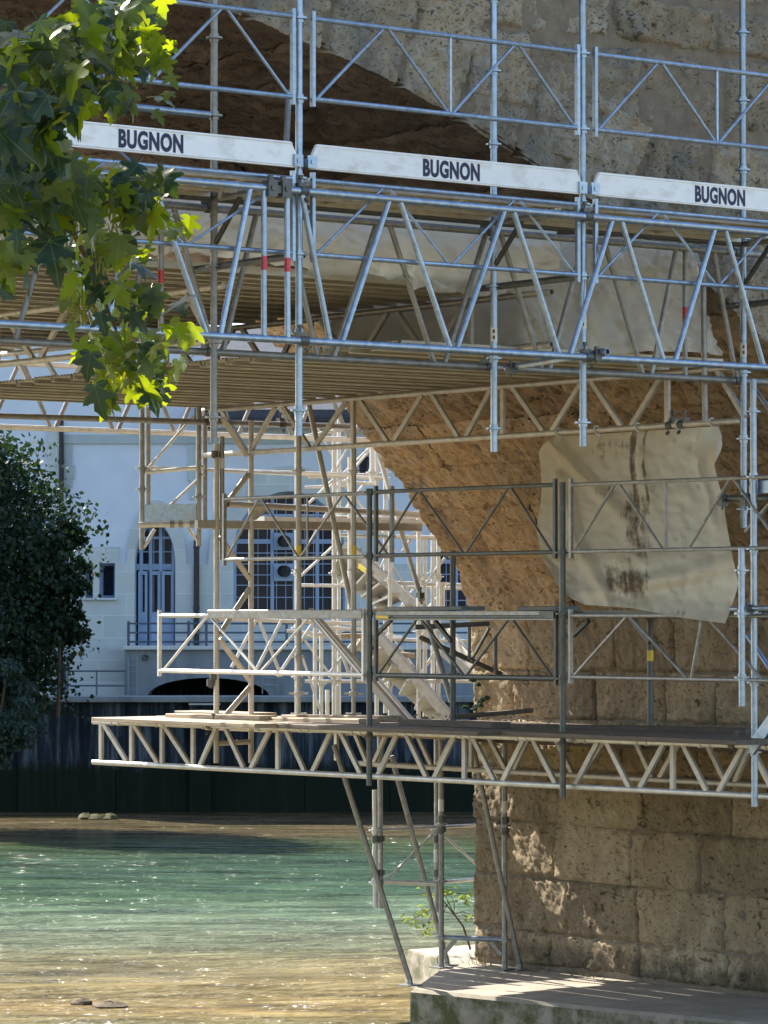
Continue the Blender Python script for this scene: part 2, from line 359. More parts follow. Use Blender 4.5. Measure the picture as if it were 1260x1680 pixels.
def leaf_mat(name, c1, c2, trc, tf=.5, rough=.42, veins=False):
    mt, n, l, p = new_mat(name); v = objvec(n); oi = n.new('ShaderNodeObjectInfo')
    a = noise(n, l, v, 9, 3, .6)
    c = mixc(n, l, a, c1, c2)
    if veins:
        sp = n.new('ShaderNodeSeparateXYZ'); l.new(v, sp.inputs[0]); ax = math_(n, l, 'ABSOLUTE', sp.outputs[0])
        d1 = math_(n, l, 'ABSOLUTE', math_(n, l, 'SUBTRACT', math_(n, l, 'MULTIPLY', ax, .59), math_(n, l, 'MULTIPLY', sp.outputs[1], .81)))
        d2 = math_(n, l, 'ABSOLUTE', math_(n, l, 'ADD', math_(n, l, 'MULTIPLY', ax, .10), sp.outputs[1]))
        dm = math_(n, l, 'MINIMUM', math_(n, l, 'MINIMUM', ax, d1), d2)
        c = mixc(n, l, ramp(n, l, dm, [(.004, (.55,) * 3), (.016, (0, 0, 0))]), c, (.13, .17, .07))
    hs = n.new('ShaderNodeHueSaturation'); l.new(c, hs.inputs['Color'])
    l.new(math_(n, l, 'MULTIPLY_ADD', oi.outputs['Random'], .5, .75), hs.inputs['Value'])
    l.new(math_(n, l, 'MULTIPLY_ADD', oi.outputs['Random'], .05, .475), hs.inputs['Hue'])
    l.new(hs.outputs[0], p.inputs['Base Color']); p.inputs['Roughness'].default_value = rough; p.inputs['Specular IOR Level'].default_value = .28
    tr = n.new('ShaderNodeBsdfTranslucent'); tr.inputs[0].default_value = (*trc, 1)
    mx = n.new('ShaderNodeMixShader'); mx.inputs[0].default_value = tf
    out = n['Material Output']; l.new(p.outputs[0], mx.inputs[1]); l.new(tr.outputs[0], mx.inputs[2]); l.new(mx.outputs[0], out.inputs[0])
    return mt
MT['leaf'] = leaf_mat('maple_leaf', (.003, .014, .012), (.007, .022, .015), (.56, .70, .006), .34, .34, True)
MT['leaf_dark'] = leaf_mat('shaded_maple_leaf', (.004, .018, .016), (.010, .030, .020), (.22, .34, .02), .14, .40, True)  # duller copy of the maple leaf, shade put into its colour
MT['samara'] = leaf_mat('maple_seed', (.12, .14, .03), (.16, .18, .05), (.34, .34, .03), .5, .5)
MT['farleaf'] = leaf_mat('linden_leaf', (.010, .026, .018), (.017, .040, .022), (.03, .06, .008), .3, .5)
MT['bluebush'] = leaf_mat('blue_green_leaf', (.035, .07, .065), (.05, .09, .085), (.05, .09, .04), .3, .5)
MT['shrub'] = leaf_mat('young_shrub_leaf', (.07, .12, .03), (.11, .17, .045), (.25, .32, .04), .5, .45)
MT['drygrass'] = simple('dry_grass', (.20, .15, .07), (.32, .25, .12), .8, 0, 20, 0, 0)

# ------------------------------------------------------------------ water, bank, bed
WZ = -3.6
g = MB(); n_ = 40
g.add([(-400, -60, WZ), (600, -60, WZ), (600, 700, WZ), (-400, 700, WZ)], [(0, 1, 2, 3)])
solo('river', g, MT['water'], 'shallow green and tan river running under the bridge with sun glints', None, (0, 0, WZ), kind='structure')
DZ = 65.0
def loc_bg(px, py, d): return U(px, py, d=d)
BG_ROT = -AZ
def bgp(X, d, z): return RV * X + FH * d + Vector((0, 0, z))
land = MB(); land.add([bgp(-200, DZ + .4, -1.72), bgp(300, DZ + .4, -1.72), bgp(900, 900, -1.72), bgp(-900, 900, -1.72)], [(0, 1, 2, 3)])
solo('river_bank', land, MT['terrace'], 'flat ground behind the far quay wall', None, bgp(0, DZ + .4, -1.72), kind='structure')

# ------------------------------------------------------------------ noise fields for hewn stone
def field(n, beta, lo=0, hi=1e9, aniso=1.0, ang=0.0, seed=0):
    r = np.random.default_rng(seed); k = np.fft.fftfreq(n) * n; kx, ky = np.meshgrid(k, k, indexing='ij')
    a = math.radians(ang); u = kx * math.cos(a) + ky * math.sin(a); w = -kx * math.sin(a) + ky * math.cos(a)
    kk = np.sqrt((u * aniso) ** 2 + w ** 2); kk[0, 0] = 1
    amp = kk ** (-beta / 2) * (kk >= lo) * (kk <= hi); amp[0, 0] = 0
    f = np.fft.ifft2(np.fft.fft2(r.standard_normal((n, n))) * amp).real
    return f / f.std()
FN, FL = 1024, 9.0            # the fields repeat every 9 m, 9 mm a sample
F_rough = field(FN, 2.3, 5, 500, seed=1)
F_tool = field(FN, 1.6, 12, 160, 5.0, 50, seed=2)
F_hole = field(FN, .6, 40, 150, seed=3); F_hole = np.clip(F_hole - 1.15, 0, 1.2)
F_cave = field(FN, .8, 14, 50, 1.6, 40, seed=4); F_cave = np.clip(F_cave - 1.75, 0, 1.0)
def samp(F, a, b):
    i = (a / FL * FN) % FN; j = (b / FL * FN) % FN
    i0 = np.floor(i).astype(int); j0 = np.floor(j).astype(int); fi = i - i0; fj = j - j0
    i1 = (i0 + 1) % FN; j1 = (j0 + 1) % FN; i0 %= FN; j0 %= FN
    return F[i0, j0] * (1 - fi) * (1 - fj) + F[i1, j0] * fi * (1 - fj) + F[i0, j1] * (1 - fi) * fj + F[i1, j1] * fi * fj
def stone(root, quad, mapf, step, mat, inner=True, edge=False, rough=.010, tool=.006, hole=.014, cave=.03, joint=.03, jw=.03, off=.012, name='stone_block'):
    q = np.array(quad, float); L1 = max(np.linalg.norm(q[1] - q[0]), np.linalg.norm(q[2] - q[3])); L2 = max(np.linalg.norm(q[3] - q[0]), np.linalg.norm(q[2] - q[1]))
    nu = max(4, int(L1 / step)); nv = max(4, int(L2 / step))
    gu = np.linspace(0, 1, nu); gv = np.linspace(0, 1, nv); uu, vv = np.meshgrid(gu, gv, indexing='ij')
    P = ((1 - uu) * (1 - vv))[..., None] * q[0] + (uu * (1 - vv))[..., None] * q[1] + (uu * vv)[..., None] * q[2] + ((1 - uu) * vv)[..., None] * q[3]
    s, t = P[..., 0], P[..., 1]
    wob = .010 * samp(F_rough, s * 1.0 + 3, t * 1.0 + 5); d = np.minimum(np.minimum(uu, 1 - uu) * L1, np.minimum(vv if inner else vv + 9, 1 - vv) * L2) + wob
    w = max(jw, step * 1.1)
    e = np.clip(d / w, 0, 1); e = e * e * (3 - 2 * e)
    rr = random.uniform(-off, off); tilt = random.uniform(-.012, .012); tl2 = random.uniform(-.012, .012)
    h = rr + tilt * (uu - .5) + tl2 * (vv - .5) + rough * samp(F_rough, s, t) + tool * samp(F_tool, s, t) - hole * samp(F_hole, s, t) - cave * samp(F_cave, s, t) - joint * (1 - e)
    if edge: a_ = np.clip((s - YF) / .35, .12, 1); h = h * a_ + .012 * (1 - a_)
    pos, nor = mapf(s, t); V = pos + nor * h[..., None]
    idx = np.arange(nu * nv).reshape(nu, nv)
    Fq = np.stack([idx[:-1, :-1], idx[1:, :-1], idx[1:, 1:], idx[:-1, 1:]], -1).reshape(-1, 4)
    return npmesh(name, V.reshape(-1, 3), Fq, mat, root)

# ------------------------------------------------------------------ the bridge
YF, YB = 20.10, 26.05
PX = 20.67
prof = [(PX, -3.30), (PX, -2.2), (PX, -1.2), (PX, -.45), (20.64, -.05), (20.50, .38), (20.11, .86), (19.66, 1.40), (19.20, 1.90), (18.50, 2.43), (17.55, 2.92), (16.58, 3.34), (15.8, 3.66), (15.0, 3.92), (14.3, 4.10), (13.0, 4.40), (11.5, 4.64), (10.0, 4.72)]
prof = prof + [(20 - x, z) for x, z in reversed(prof[:-1])]
pp = np.array(prof)
for _ in range(3):                               # round the corners of the profile
    nq = []
    for a, b in zip(pp[:-1], pp[1:]): nq += [a * .75 + b * .25, a * .25 + b * .75]
    pp = np.array([pp[0]] + nq + [pp[-1]])
seg = np.linalg.norm(np.diff(pp, axis=0), axis=1); T = np.concatenate([[0], np.cumsum(seg)])
tan = np.gradient(pp, T, axis=0); tan /= np.linalg.norm(tan, axis=1)[:, None]
def prof_at(t):
    return np.interp(t, T, pp[:, 0]), np.interp(t, T, pp[:, 1]), -np.interp(t, T, tan[:, 1]), np.interp(t, T, tan[:, 0])
def map_barrel(s, t):
    x, z, nx, nz = prof_at(t); ln = np.sqrt(nx ** 2 + nz ** 2)
    return np.stack([x, s, z], -1), np.stack([nx / ln, np.zeros_like(s), nz / ln], -1)
def map_face(s, t): return np.stack([s, np.full_like(s, YF), t], -1), np.broadcast_to(np.array([0, -1.0, 0]), s.shape + (3,))
bridge = thing('stone_bridge', 'old tuff stone arch bridge with rough brown barrel and grey face stones', 'bridge', (PX + 2, 23, -3.4))
MASS = .035
b = MB(); NP = len(pp); bx, bz = [], []
xs, zs, nxs, nzs = prof_at(T)
px_ = xs - nxs * MASS; pz_ = zs - nzs * MASS
ZT = 7.6
for k in range(NP - 1):
    a0, a1 = (px_[k], pz_[k]), (px_[k + 1], pz_[k + 1])
    b.add([(a0[0], YF + MASS, a0[1]), (a0[0], YB - MASS, a0[1]), (a1[0], YB - MASS, a1[1]), (a1[0], YF + MASS, a1[1])], [(0, 1, 2, 3)])
    for Y in (YF + MASS, YB - MASS):
        xo = 27 if a0[0] > 10 else -8
        if max(a0[1], a1[1]) < 0.2: b.add([(a0[0], Y, a0[1]), (xo, Y, a0[1]), (xo, Y, a1[1]), (a1[0], Y, a1[1])], [(0, 1, 2, 3)])
        else: b.add([(a0[0], Y, a0[1]), (a1[0], Y, a1[1]), (a1[0], Y, ZT), (a0[0], Y, ZT)], [(0, 1, 2, 3)])
kk = next(k for k in range(NP) if pz_[k] > .2)
for (x0, x1) in ((px_[kk - 1], 27), (-8, 20 - px_[kk - 1])):
    for Y in (YF + MASS, YB - MASS): b.add([(x0, Y, pz_[kk - 1]), (x1, Y, pz_[kk - 1]), (x1, Y, ZT), (x0, Y, ZT)], [(0, 1, 2, 3)])
b.box((-8, YF - .25, ZT), (27, YB + .25, ZT + .35))
obj('rubble_core', b, MT['mortar'], bridge)
# barrel: courses along the bridge's width
tt = 0.10; row = 0
heights = [.30, .50, .50, .50, .46, .44, .50]
while tt < 12.3:
    hgt = heights[row] if row < len(heights) else random.uniform(.42, .6)
    t1 = tt + hgt; fine = tt < 7.2
    y = YF + .004 - (0 if row % 2 else random.uniform(0, .0)); first = True
    yy = YF
    while yy < YB - .05:
        wd = random.uniform(.62, 1.25) if tt < 3 else random.uniform(.9, 1.9)
        y1 = yy + wd
        if YB - y1 < .4: y1 = YB - random.uniform(-.02, .02) if True else YB
        st = .019 if fine else .035
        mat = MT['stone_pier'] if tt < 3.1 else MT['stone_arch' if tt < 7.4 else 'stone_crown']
        stone(bridge, [(yy, tt), (y1, tt), (y1, t1), (yy, t1)], map_barrel, st, mat,
              rough=.009 if tt < 3.1 else .012, tool=.003 if tt < 3.1 else .011, hole=.011 if tt < 3.1 else .015, cave=.024 if tt < 3.1 else .036, edge=True,
              joint=.040 if tt < 3.1 else .020, jw=.018, off=.008 if tt < 3.1 else .012)
        yy = y1
    tt = t1; row += 1
# face: ring of voussoirs, then courses
t0 = float(np.interp(-18.9, -xs[:NP // 2], T[:NP // 2])); tv = t0 - 2.2
def out_pt(t, d):
    x, z, nx, nz = prof_at(np.array(t)); return (float(x - nx * d), float(z - nz * d))
random.seed(3)
while tv < 15.5:
    w = random.uniform(.42, .72); dep = random.choice([.55, .8, 1.05]); w2 = w * (1 + .03)
    q = [out_pt(tv, -.03), out_pt(tv + w, -.03), out_pt(tv + w, dep), out_pt(tv, dep)]
    stone(bridge, q, map_face, .02, MT['stone_face'], False, rough=.016, tool=.004, hole=.018, cave=.045, joint=.12, jw=.05, off=.035)
    tv += w
def map_face2(s, t): p, n = map_face(s, t); p = p.copy(); p[..., 1] += .02; return p, n
z = 2.6
while z < 5.6:
    hgt = random.uniform(.40, .62); x = 10.5 + random.uniform(0, .5)
    while x < 20.4:
        w = random.uniform(.6, 1.25)
        ring_z = float(np.interp(-(x + w * .5), -xs[:NP // 2], zs[:NP // 2])) if x + w * .5 < 20.6 else -3
        rz = lambda a: float(np.interp(-a, -xs[:NP // 2], zs[:NP // 2])) if a < 20.6 else -3
        za, zb = max(z, rz(x) + .12), max(z, rz(x + w) + .12, rz(x + w * .5) + .12 if z < rz(x + w * .5) else -9)
        if z + hgt > max(za, zb) + .12:
            j = lambda: random.uniform(-.05, .05)
            stone(bridge, [(x, za + abs(j())), (x + w, zb + abs(j())), (x + w, z + hgt + j()), (x, z + hgt + j())], map_face2, .022, MT['stone_face'], rough=.018, tool=.003, hole=.018, cave=.045, joint=.12, jw=.05, off=.035)
        x += w
    z += hgt
# footing ledge round the pier
FZ = -3.24
c0 = U(673, 1622, z=FZ); c1 = U(1262, 1681, z=FZ); c2 = U(752, 1578, z=FZ)
dirv = (c1 - c0).normalized(); c1e = c0 + dirv * 9
ft = [(c0.x, c0.y), (c1e.x, c1e.y), (24, c1e.y), (24, 27.5), (20.9, 27.4), (c2.x + .12, c2.y + .25)]
N = len(ft); foot = MB()
cx_ = sum(p[0] for p in ft) / N; cy_ = sum(p[1] for p in ft) / N
ins = [(x + (cx_ - x) * .012, y + (cy_ - y) * .012) for x, y in ft]
foot.add([(x, y, -5) for x, y in ft] + [(x, y, FZ - .03) for x, y in ft] + [(x, y, FZ) for x, y in ins],
         [(k, (k + 1) % N, N + (k + 1) % N, N + k) for k in range(N)] + [(N + k, N + (k + 1) % N, 2 * N + (k + 1) % N, 2 * N + k) for k in range(N)] + [tuple(range(2 * N, 3 * N))])
solo('pier_footing', foot, MT['concrete'], 'worn concrete ledge with mossy side at the foot of the bridge pier', 'footing', (c0.x, c0.y, -4.5))
# ------------------------------------------------------------------ scaffolding: builders
R_T = .0242
def V3(x, y, z): return Vector((x, y, z))
def rosette(mb, c, r=.058):
    mb.tube(c + V3(0, 0, -.006), c + V3(0, 0, .006), r, 12)
    mb.tube(c + V3(0, 0, .006), c + V3(0, 0, .028), .031, 10); mb.tube(c + V3(0, 0, -.028), c + V3(0, 0, -.006), .031, 10)
def standard(x, y, z0, z1, roses, label, mat='galv', group='scaffold uprights', r=R_T, stickers=(), name='scaffold_upright'):
    t = thing(name, label, 'scaffold upright', (x, y, z0), group=group)
    obj('tube', MB().tube((x, y, z0), (x, y, z1), r, 12, hollow=True), MT[mat], t)
    for z in roses:
        if z0 + .03 < z < z1 - .02:
            k = MB(); rosette(k, V3(x, y, z)); obj('rosette', k, MT[mat], t)
    for z in stickers:
        k = MB().tube((x, y, z), (x, y, z + .10), r * 1.03, 12, caps=False); obj('sticker', k, MT['label'], t)
        e = MB(); c = V3(x, y, z + .05) - FH * r * 1.06
        for q in (-.02, .022): e.box(c + V3(-.009, -.002, q - .012), c + V3(.009, .002, q + .012))
        obj('print_mark', e, MT['black'], t)
    return t
def tube_thing(name, label, cat, p, q, mat='galv', r=R_T, hollow=True, group=None, clamps=(), bands=()):
    p = Vector(p); q = Vector(q)
    if not clamps and not bands: return solo(name, MB().tube(p, q, r, 12, hollow=hollow), MT[mat], label, cat, p, group)
    t = thing(name, label, cat, p, group=group)
    obj('tube', MB().tube(p, q, r, 12, hollow=hollow), MT[mat], t)
    for f in clamps: clamp(t, p.lerp(q, f), (q - p).normalized(), r)
    for f, cm in bands:
        c = p.lerp(q, f); a = (q - p).normalized()
        obj('tape_band', MB().tube(c - a * .05, c + a * .05, r * 1.05, 12, caps=False), MT[cm], t)
    return t
def clamp(parent, c, a, r=R_T, mat='galv_dark'):
    """a swivel coupler: two collars, a bolt and a wing nut"""
    k = MB(); a = a.normalized(); u = a.orthogonal().normalized()
    if abs(u.z) > .8: u = a.cross(u).normalized()
    k.tube(c - a * .03, c + a * .03, r * 1.35, 10)
    d = c + u * r * 1.9
    k.box(d - V3(.028, .028, .024), d + V3(.028, .028, .024))
    k.tube(d + V3(0, 0, -.05), d + V3(0, 0, .06), .009, 6)
    k.tube(d + V3(0, 0, .055), d + V3(0, 0, .075), .018, 6)
    k.tube(c - u * r * 1.2 + V3(0, 0, -.03), c - u * r * 2.4 + V3(0, 0, -.03), .012, 6)
    return obj('coupler', k, MT[mat], parent)
def guard(A, B, z1, z0, pattern, label, mat='galv', post=None, posts=(1, 1), group='lattice guardrails', rr=.0175, rb=.0115, dbl=False, loc=None, rail2=None):
    """lattice guardrail between plan points A and B; pattern: (fraction along at the foot, fraction at the head) of each brace"""
    A = Vector((*A, 0)); B = Vector((*B, 0)); at = lambda f, z: A.lerp(B, f) + V3(0, 0, z)
    t = thing('lattice_guardrail', label, 'guardrail', at(0, z0), group=group)
    a = (B - A).normalized()
    obj('top_rail', MB().tube(at(0, z1), at(1, z1), rr, 10), MT[mat], t)
    if rail2: obj('bottom_rail', MB().beam(at(0, z0), at(1, z0), .035, rail2), MT[mat], t)
    else: obj('bottom_rail', MB().tube(at(0, z0), at(1, z0), rr, 10), MT[mat], t)
    for f, on in ((0, posts[0]), (1, posts[1])):
        if on: obj('end_post', MB().beam(at(f, z0 - .05), at(f, z1 + .05), .035, .028, up=a), MT[mat], t)
    if post is not None: obj('middle_post', MB().tube(at(post, z0), at(post, z1), rb, 8), MT[mat], t)
    for f0, f1 in pattern:
        obj('brace', MB().tube(at(f0, z0 + rr * .5), at(f1, z1 - rr * .5), rb, 8), MT[mat], t)
    return t
def girder(P, Q, z1, z0, webs, label, mat='galv', r=.0255, rw=.0195, flat=False, bands=(), name='lattice_girder', group='lattice girders', collars=0, matw=None, hollow=True):
    """two parallel chords from plan point P to Q and webs (metres from P at the top chord, at the bottom chord)"""
    P = Vector((*P, 0)); Q = Vector((*Q, 0)); L = (Q - P).length; a = (Q - P) / L
    at = lambda s, z: P + a * s + V3(0, 0, z)
    t = thing(name, label, 'lattice girder', at(0, z0), group=group)
    obj('top_chord', MB().tube(at(0, z1), at(L, z1), r, 12, hollow=hollow), MT[mat], t)
    obj('bottom_chord', MB().tube(at(0, z0), at(L, z0), r, 12, hollow=hollow), MT[mat], t)
    sd = a.cross(V3(0, 0, 1))
    for i, (s1, s0) in enumerate(webs):
        p, q = at(s0, z0 + r * .6), at(s1, z1 - r * .6); k = MB()
        if flat: k.beam(p, q, .03, .045, up=a)
        else: k.tube(p, q, rw, 10)
        nm = 'vertical_web' if abs(s1 - s0) < .03 else 'diagonal_web'
        w = obj(nm, k, MT[matw or mat], t)
        if i in bands:
            c = p.lerp(q, .5); u = (q - p).normalized()
            obj('red_band', MB().tube(c - u * .045, c + u * .045, rw * 1.06, 10, caps=False), MT['red'], w)
            e = MB(); cc = c - FH * rw * 1.05 - RV * rw * .55
            for z in (-.028, 0, .028): e.box(cc + V3(-.004, -.004, z - .010), cc + V3(.004, .004, z + .010))
            obj('print_mark', e, MT['black'], w)
    for c in range(collars):
        s = (c + .5) * L / collars
        for o in (-.05, .05): obj('collar', MB().tube(at(s + o - .018, z1), at(s + o + .018, z1), r * 1.22, 12), MT[mat], t)
    return t
PLANK_PROF = None
def plank_profile(w=.30, h=.055, ribs=6):
    """section of a ribbed steel plank, hollow side down"""
    tpl = []; n = ribs * 4
    for i in range(n + 1):
        f = i / n; z = h - (.018 if (i % 4) in (1, 2) else 0.0); tpl.append((-w / 2 + w * f, z))
    bot = [(x, z - .004) for x, z in reversed(tpl)]
    prof = [(-w / 2, h)] + tpl[1:-1] + [(w / 2, h), (w / 2, 0), (w / 2 - .03, 0), (w / 2 - .03, .006), (w / 2 - .006, .006), (w / 2 - .006, h - .006)]
    prof += [(x, z - .006) for x, z in reversed(tpl[2:-2])] + [(-w / 2 + .006, h - .006), (-w / 2 + .006, .006), (-w / 2 + .03, .006), (-w / 2 + .03, 0), (-w / 2, 0)]
    return prof
PROF = plank_profile()
def deck(label, planks, z, mat, along='x', group=None, name='scaffold_deck', loc=None):
    """planks: (start, end, cross position)"""
    p0 = planks[0]; loc = loc or ((p0[0], p0[2], z) if along == 'x' else (p0[2], p0[0], z))
    t = thing(name, label, 'scaffold deck', loc, group=group)
    for a0, a1, c in planks:
        dz = random.uniform(-.006, .006); k = MB(); e = random.uniform(-.03, .03)
        if along == 'x': k.extrude(PROF, (a0 + e, c, z + dz), (a1 + e, c, z + dz), V3(0, 1, 0), V3(0, 0, 1))
        else: k.extrude(PROF, (c, a0 + e, z + dz), (c, a1 + e, z + dz), V3(1, 0, 0), V3(0, 0, 1))
        o = obj('deck_plank', k, MT[mat], t, angle=25)
    return t
# ------------------------------------------------------------------ upper scaffold on the bridge face
FY, RY = 18.62, 19.60
SX = [10.93, 13.34, 15.75, 18.16, 20.57]
ROS = [4.40, 3.885, 3.36, 2.84, 2.345, 1.83, 1.33]
random.seed(21)
fl = ['front galvanised upright behind the maple leaves, at the outer end of the first toe board', 'front galvanised upright between the first and second white toe boards',
      'front galvanised upright between the second and third white toe boards', 'front galvanised upright just past the end of the third white toe board']
for x, l in zip(SX[:4], fl): standard(x, FY, 1.165, 5.6, ROS, l, 'galv', 'front uprights of the upper scaffold', stickers=(1.98,) if x == SX[2] else ())
rl = ['rear upright hidden by the maple leaves near the stone face', 'rear upright in front of the dark arch underside, closest to the maple leaves',
      'rear upright before the grey stone face above the second toe board', 'rear upright close to the flared hem of the big pale tarp']
for x, l, zb in zip(SX[:4], rl, (1.165, 1.165, 1.165, .66)):
    standard(x, RY, zb, 5.6, ROS + [.8], l, 'galv_old' if x < 15 else 'galv', 'rear uprights of the upper scaffold', stickers=(1.95,) if x > 15 else ())
pat = [(.015, .255), (.495, .275), (.515, .75), (.985, .77)]
gl = ['lattice guardrail above the first toe board, its end hidden behind the maple leaves', 'lattice guardrail above the second toe board, before the shadowed arch edge', 'lattice guardrail above the third toe board, before grey stone blocks']
gl2 = ['lower lattice guardrail below the first toe board, seen through the girder', 'lower lattice guardrail below the second toe board, seen through the girder', 'lower lattice guardrail below the third toe board, seen through the girder']
for i in range(3):
    A = (SX[i] + .085, FY - .035); B = (SX[i + 1] - .075, FY - .035)
    guard(A, B, 3.885, 3.36, pat, gl[i], post=.505, group='upper row of lattice guardrails')
    guard(A, B, 2.83, 2.345, [(.015, .36), (.62, .38), (.64, .98)] if i == 0 else pat, gl2[i], group='lower row of lattice guardrails', rr=.017, rb=.010)
tube_thing('ledger_tube', 'horizontal tube behind the first guardrail, against the dark arch underside', 'scaffold tube', (SX[0], RY, 3.36), (SX[1] - .05, RY - .02, 3.36), 'galv', group='rear ledgers')
guard((SX[0] + .08, RY + .05), (SX[1] - .1, RY + .05), 3.36, 2.86, [(.15, .48), (.86, .52)], 'thin rear lattice before the dark arch underside, above the first toe board', 'galv', posts=(0, 0), rr=.010, rb=.009, group='rear lattice frames')
tube_thing('brace_tube', 'short steep tube beside the first upright, above the toe board joint', 'brace tube', U(474, 150, y=19.3), U(470, 236, y=19.1), 'galv_old', r=.02)
# toe boards with lettering
def lettering(body, size, ext=.0012):
    cu = bpy.data.curves.new('lettering', 'FONT'); cu.body = body; cu.size = size; cu.extrude = ext; cu.offset = size * .042; cu.align_x = 'LEFT'; cu.resolution_u = 4
    cu.space_character = 1.08
    ob = bpy.data.objects.new('lettering_source', cu); COL.objects.link(ob); bpy.context.view_layer.update()
    me = bpy.data.meshes.new_from_object(ob.evaluated_get(bpy.context.evaluated_depsgraph_get()))
    bpy.data.objects.remove(ob); bpy.data.curves.remove(cu)
    return me
TB0, TB1 = 2.90, 3.065
tl = ['white toe board reading BUGNON, its end covered by maple leaves', 'white toe board reading BUGNON, with both its ends in view between two front uprights', 'white toe board reading BUGNON, below the grey face stones, farthest from the maple leaves']
lt = lettering('BUGNON', .165)
lv = np.array([v.co[:] for v in lt.vertices]); lw = lv[:, 0].max() - lv[:, 0].min()
def pxx(px, py=270, y=FY): return U(px, py, y=y).x
lets = [(pxx(186, 220), pxx(292, 240)), (pxx(685, 268), pxx(778, 280)), (pxx(1131, 312), pxx(1213, 320))]
for i in range(3):
    x0, x1 = SX[i] + .055, SX[i + 1] - .055; y = FY - .045
    t = thing('toe_board', tl[i], 'toe board', (x0, y, TB0), group='white toe boards')
    k = MB(); ch = .05
    prof = [(x0, TB0), (x1, TB0), (x1, TB1 - .09), (x1 - ch, TB1), (x0 + ch, TB1), (x0, TB1 - .09)]
    k.add([(x, y - .014, z) for x, z in prof] + [(x, y + .014, z) for x, z in prof], [(0, 1, 2, 3, 4, 5), (11, 10, 9, 8, 7, 6)] + [(j, 6 + j, 6 + (j + 1) % 6, (j + 1) % 6) for j in range(6)])
    obj('board', k, MT['white'], t)
    k = MB()
    for z in (TB0 + .012, TB1 - .012): k.beam((x0 + .04, y - .016, z), (x1 - .04, y - .016, z), .006, .006)
    obj('edge_bead', k, MT['white'], t)
    for s, xe in ((1, x0), (-1, x1)):
        k = MB(); k.box((xe - .035, y - .03, TB0 + .005), (xe + .035, y - .0165, TB0 + .085)); k.box((xe - .012, y - .036, TB0 + .03), (xe + .012, y - .0295, TB0 + .055))
        k.beam((xe, y - .02, TB0 + .04), (xe - s * .05, FY, TB0 + .04), .02, .05); obj('end_bracket', k, MT['galv'], t)
    a, b_ = lets[i]; me = bpy.data.meshes.new('lettering')
    sc = (b_ - a) / lw; vs = [(a + (v[0] - lv[:, 0].min()) * sc, y - .0155 - v[2], TB0 + .028 + v[1] * .93) for v in lv]
    k = MB(); k.add(vs, [tuple(p.vertices) for p in lt.polygons]); obj('lettering', k, MT['navy'], t)
# upper deck: panels in alloy frames
dl = ['upper deck of yellowed panels behind the first toe board', 'upper deck of yellowed panels behind the second toe board', 'upper deck of yellowed panels behind the third toe board']
for i in range(3):
    t = thing('scaffold_deck', dl[i], 'scaffold deck', (SX[i], FY, 2.82), group='upper deck bays')
    x0, x1 = SX[i] + .06, SX[i + 1] - .06
    for j in range(3):
        y0 = FY + .03 + j * .315; y1 = y0 + .30
        obj('deck_panel', MB().box((x0, y0 + .025, 2.838), (x1, y1 - .025, 2.850)), MT['ply'], t)
        for yy in (y0 + .012, y1 - .012): obj('frame_bar', MB().beam((x0, yy, 2.83), (x1, yy, 2.83), .024, .05), MT['alu'], t)
        for f in (.12, .37, .63, .88): obj('cross_bar', MB().beam((x0 + (x1 - x0) * f, y0 + .025, 2.826), (x0 + (x1 - x0) * f, y1 - .025, 2.826), .03, .02), MT['alu'], t)
    obj('diagonal_strut', MB().tube((x1 - .5, FY + .05, 2.79), (x1, RY - .15, 2.79), .014, 8), MT['dusty'], t)
    if i: obj('yellow_sticker', MB().box((x0 + .10, FY - .0045, 2.826), (x0 + .33, FY - .002, 2.848)), MT['yellow'], t)
tn = ['first', 'second', 'third', 'fourth']
for i, x in enumerate(SX[:4]):
    t = thing('transom', 'cross tube joining front and rear uprights under the deck at the %s pair of uprights' % tn[i], 'scaffold tube', (x, FY, 2.79), group='transoms under the upper deck')
    obj('tube', MB().tube((x, FY, 2.80), (x, RY, 2.80), R_T, 10), MT['galv_old'], t)
    obj('knee_brace', MB().beam((x, RY - .02, 2.50), (x, RY - .32, 2.79), .03, .03), MT['galv_dark'], t)
    tube_thing('ledger_tube', 'dark cross tube under the upper deck, half a metre below the %s transom' % tn[i], 'scaffold tube', (x + .03, FY, 2.345), (x + .03, RY + .3, 2.345), 'galv_dark', group='low transoms')
for i in range(3):
    tube_thing('ledger_tube', 'rear horizontal tube below the %s bay of the upper deck, before the tarp' % tn[i], 'scaffold tube', (SX[i] + .03, RY, 2.80), (SX[i + 1] - .03, RY, 2.80), 'galv_dark', group='rear deck ledgers')
# the two long girders that carry it
Z1, Z0 = 2.745, 1.775
def sx(px, py, y, x0): return U(px, py, y=y).x - x0
GY = 18.53; GX0 = U(-60, 505, y=GY).x
def g1(a, b_): return (sx(a, 335, GY, GX0), sx(b_, 570, GY, GX0))
w1 = [g1(300 - 90, 332 - 130 + 45), g1(410, 362), g1(433, 433), g1(471, 472), g1(495, 541), g1(638, 562), g1(657, 738), g1(827, 750), g1(843, 917), g1(1004, 936), g1(1020, 1088), g1(1172, 1108), g1(1190, 1252)]
w1 += [g1(250, 338), g1(232, 175), g1(75, 155), g1(60, -20), g1(1345, 1272), g1(1362, 1420)]
w1 = [w for i, w in enumerate(w1) if i != 0]
G1 = girder((GX0, GY), (U(1440, 400, y=GY).x, GY), Z1, Z0, w1, 'front lattice girder in pale blue galvanised tube with two red bands on paired verticals', bands=(1, 2), group='long girders of the upper scaffold')
cx = U(454, 312, y=GY).x; k = MB()
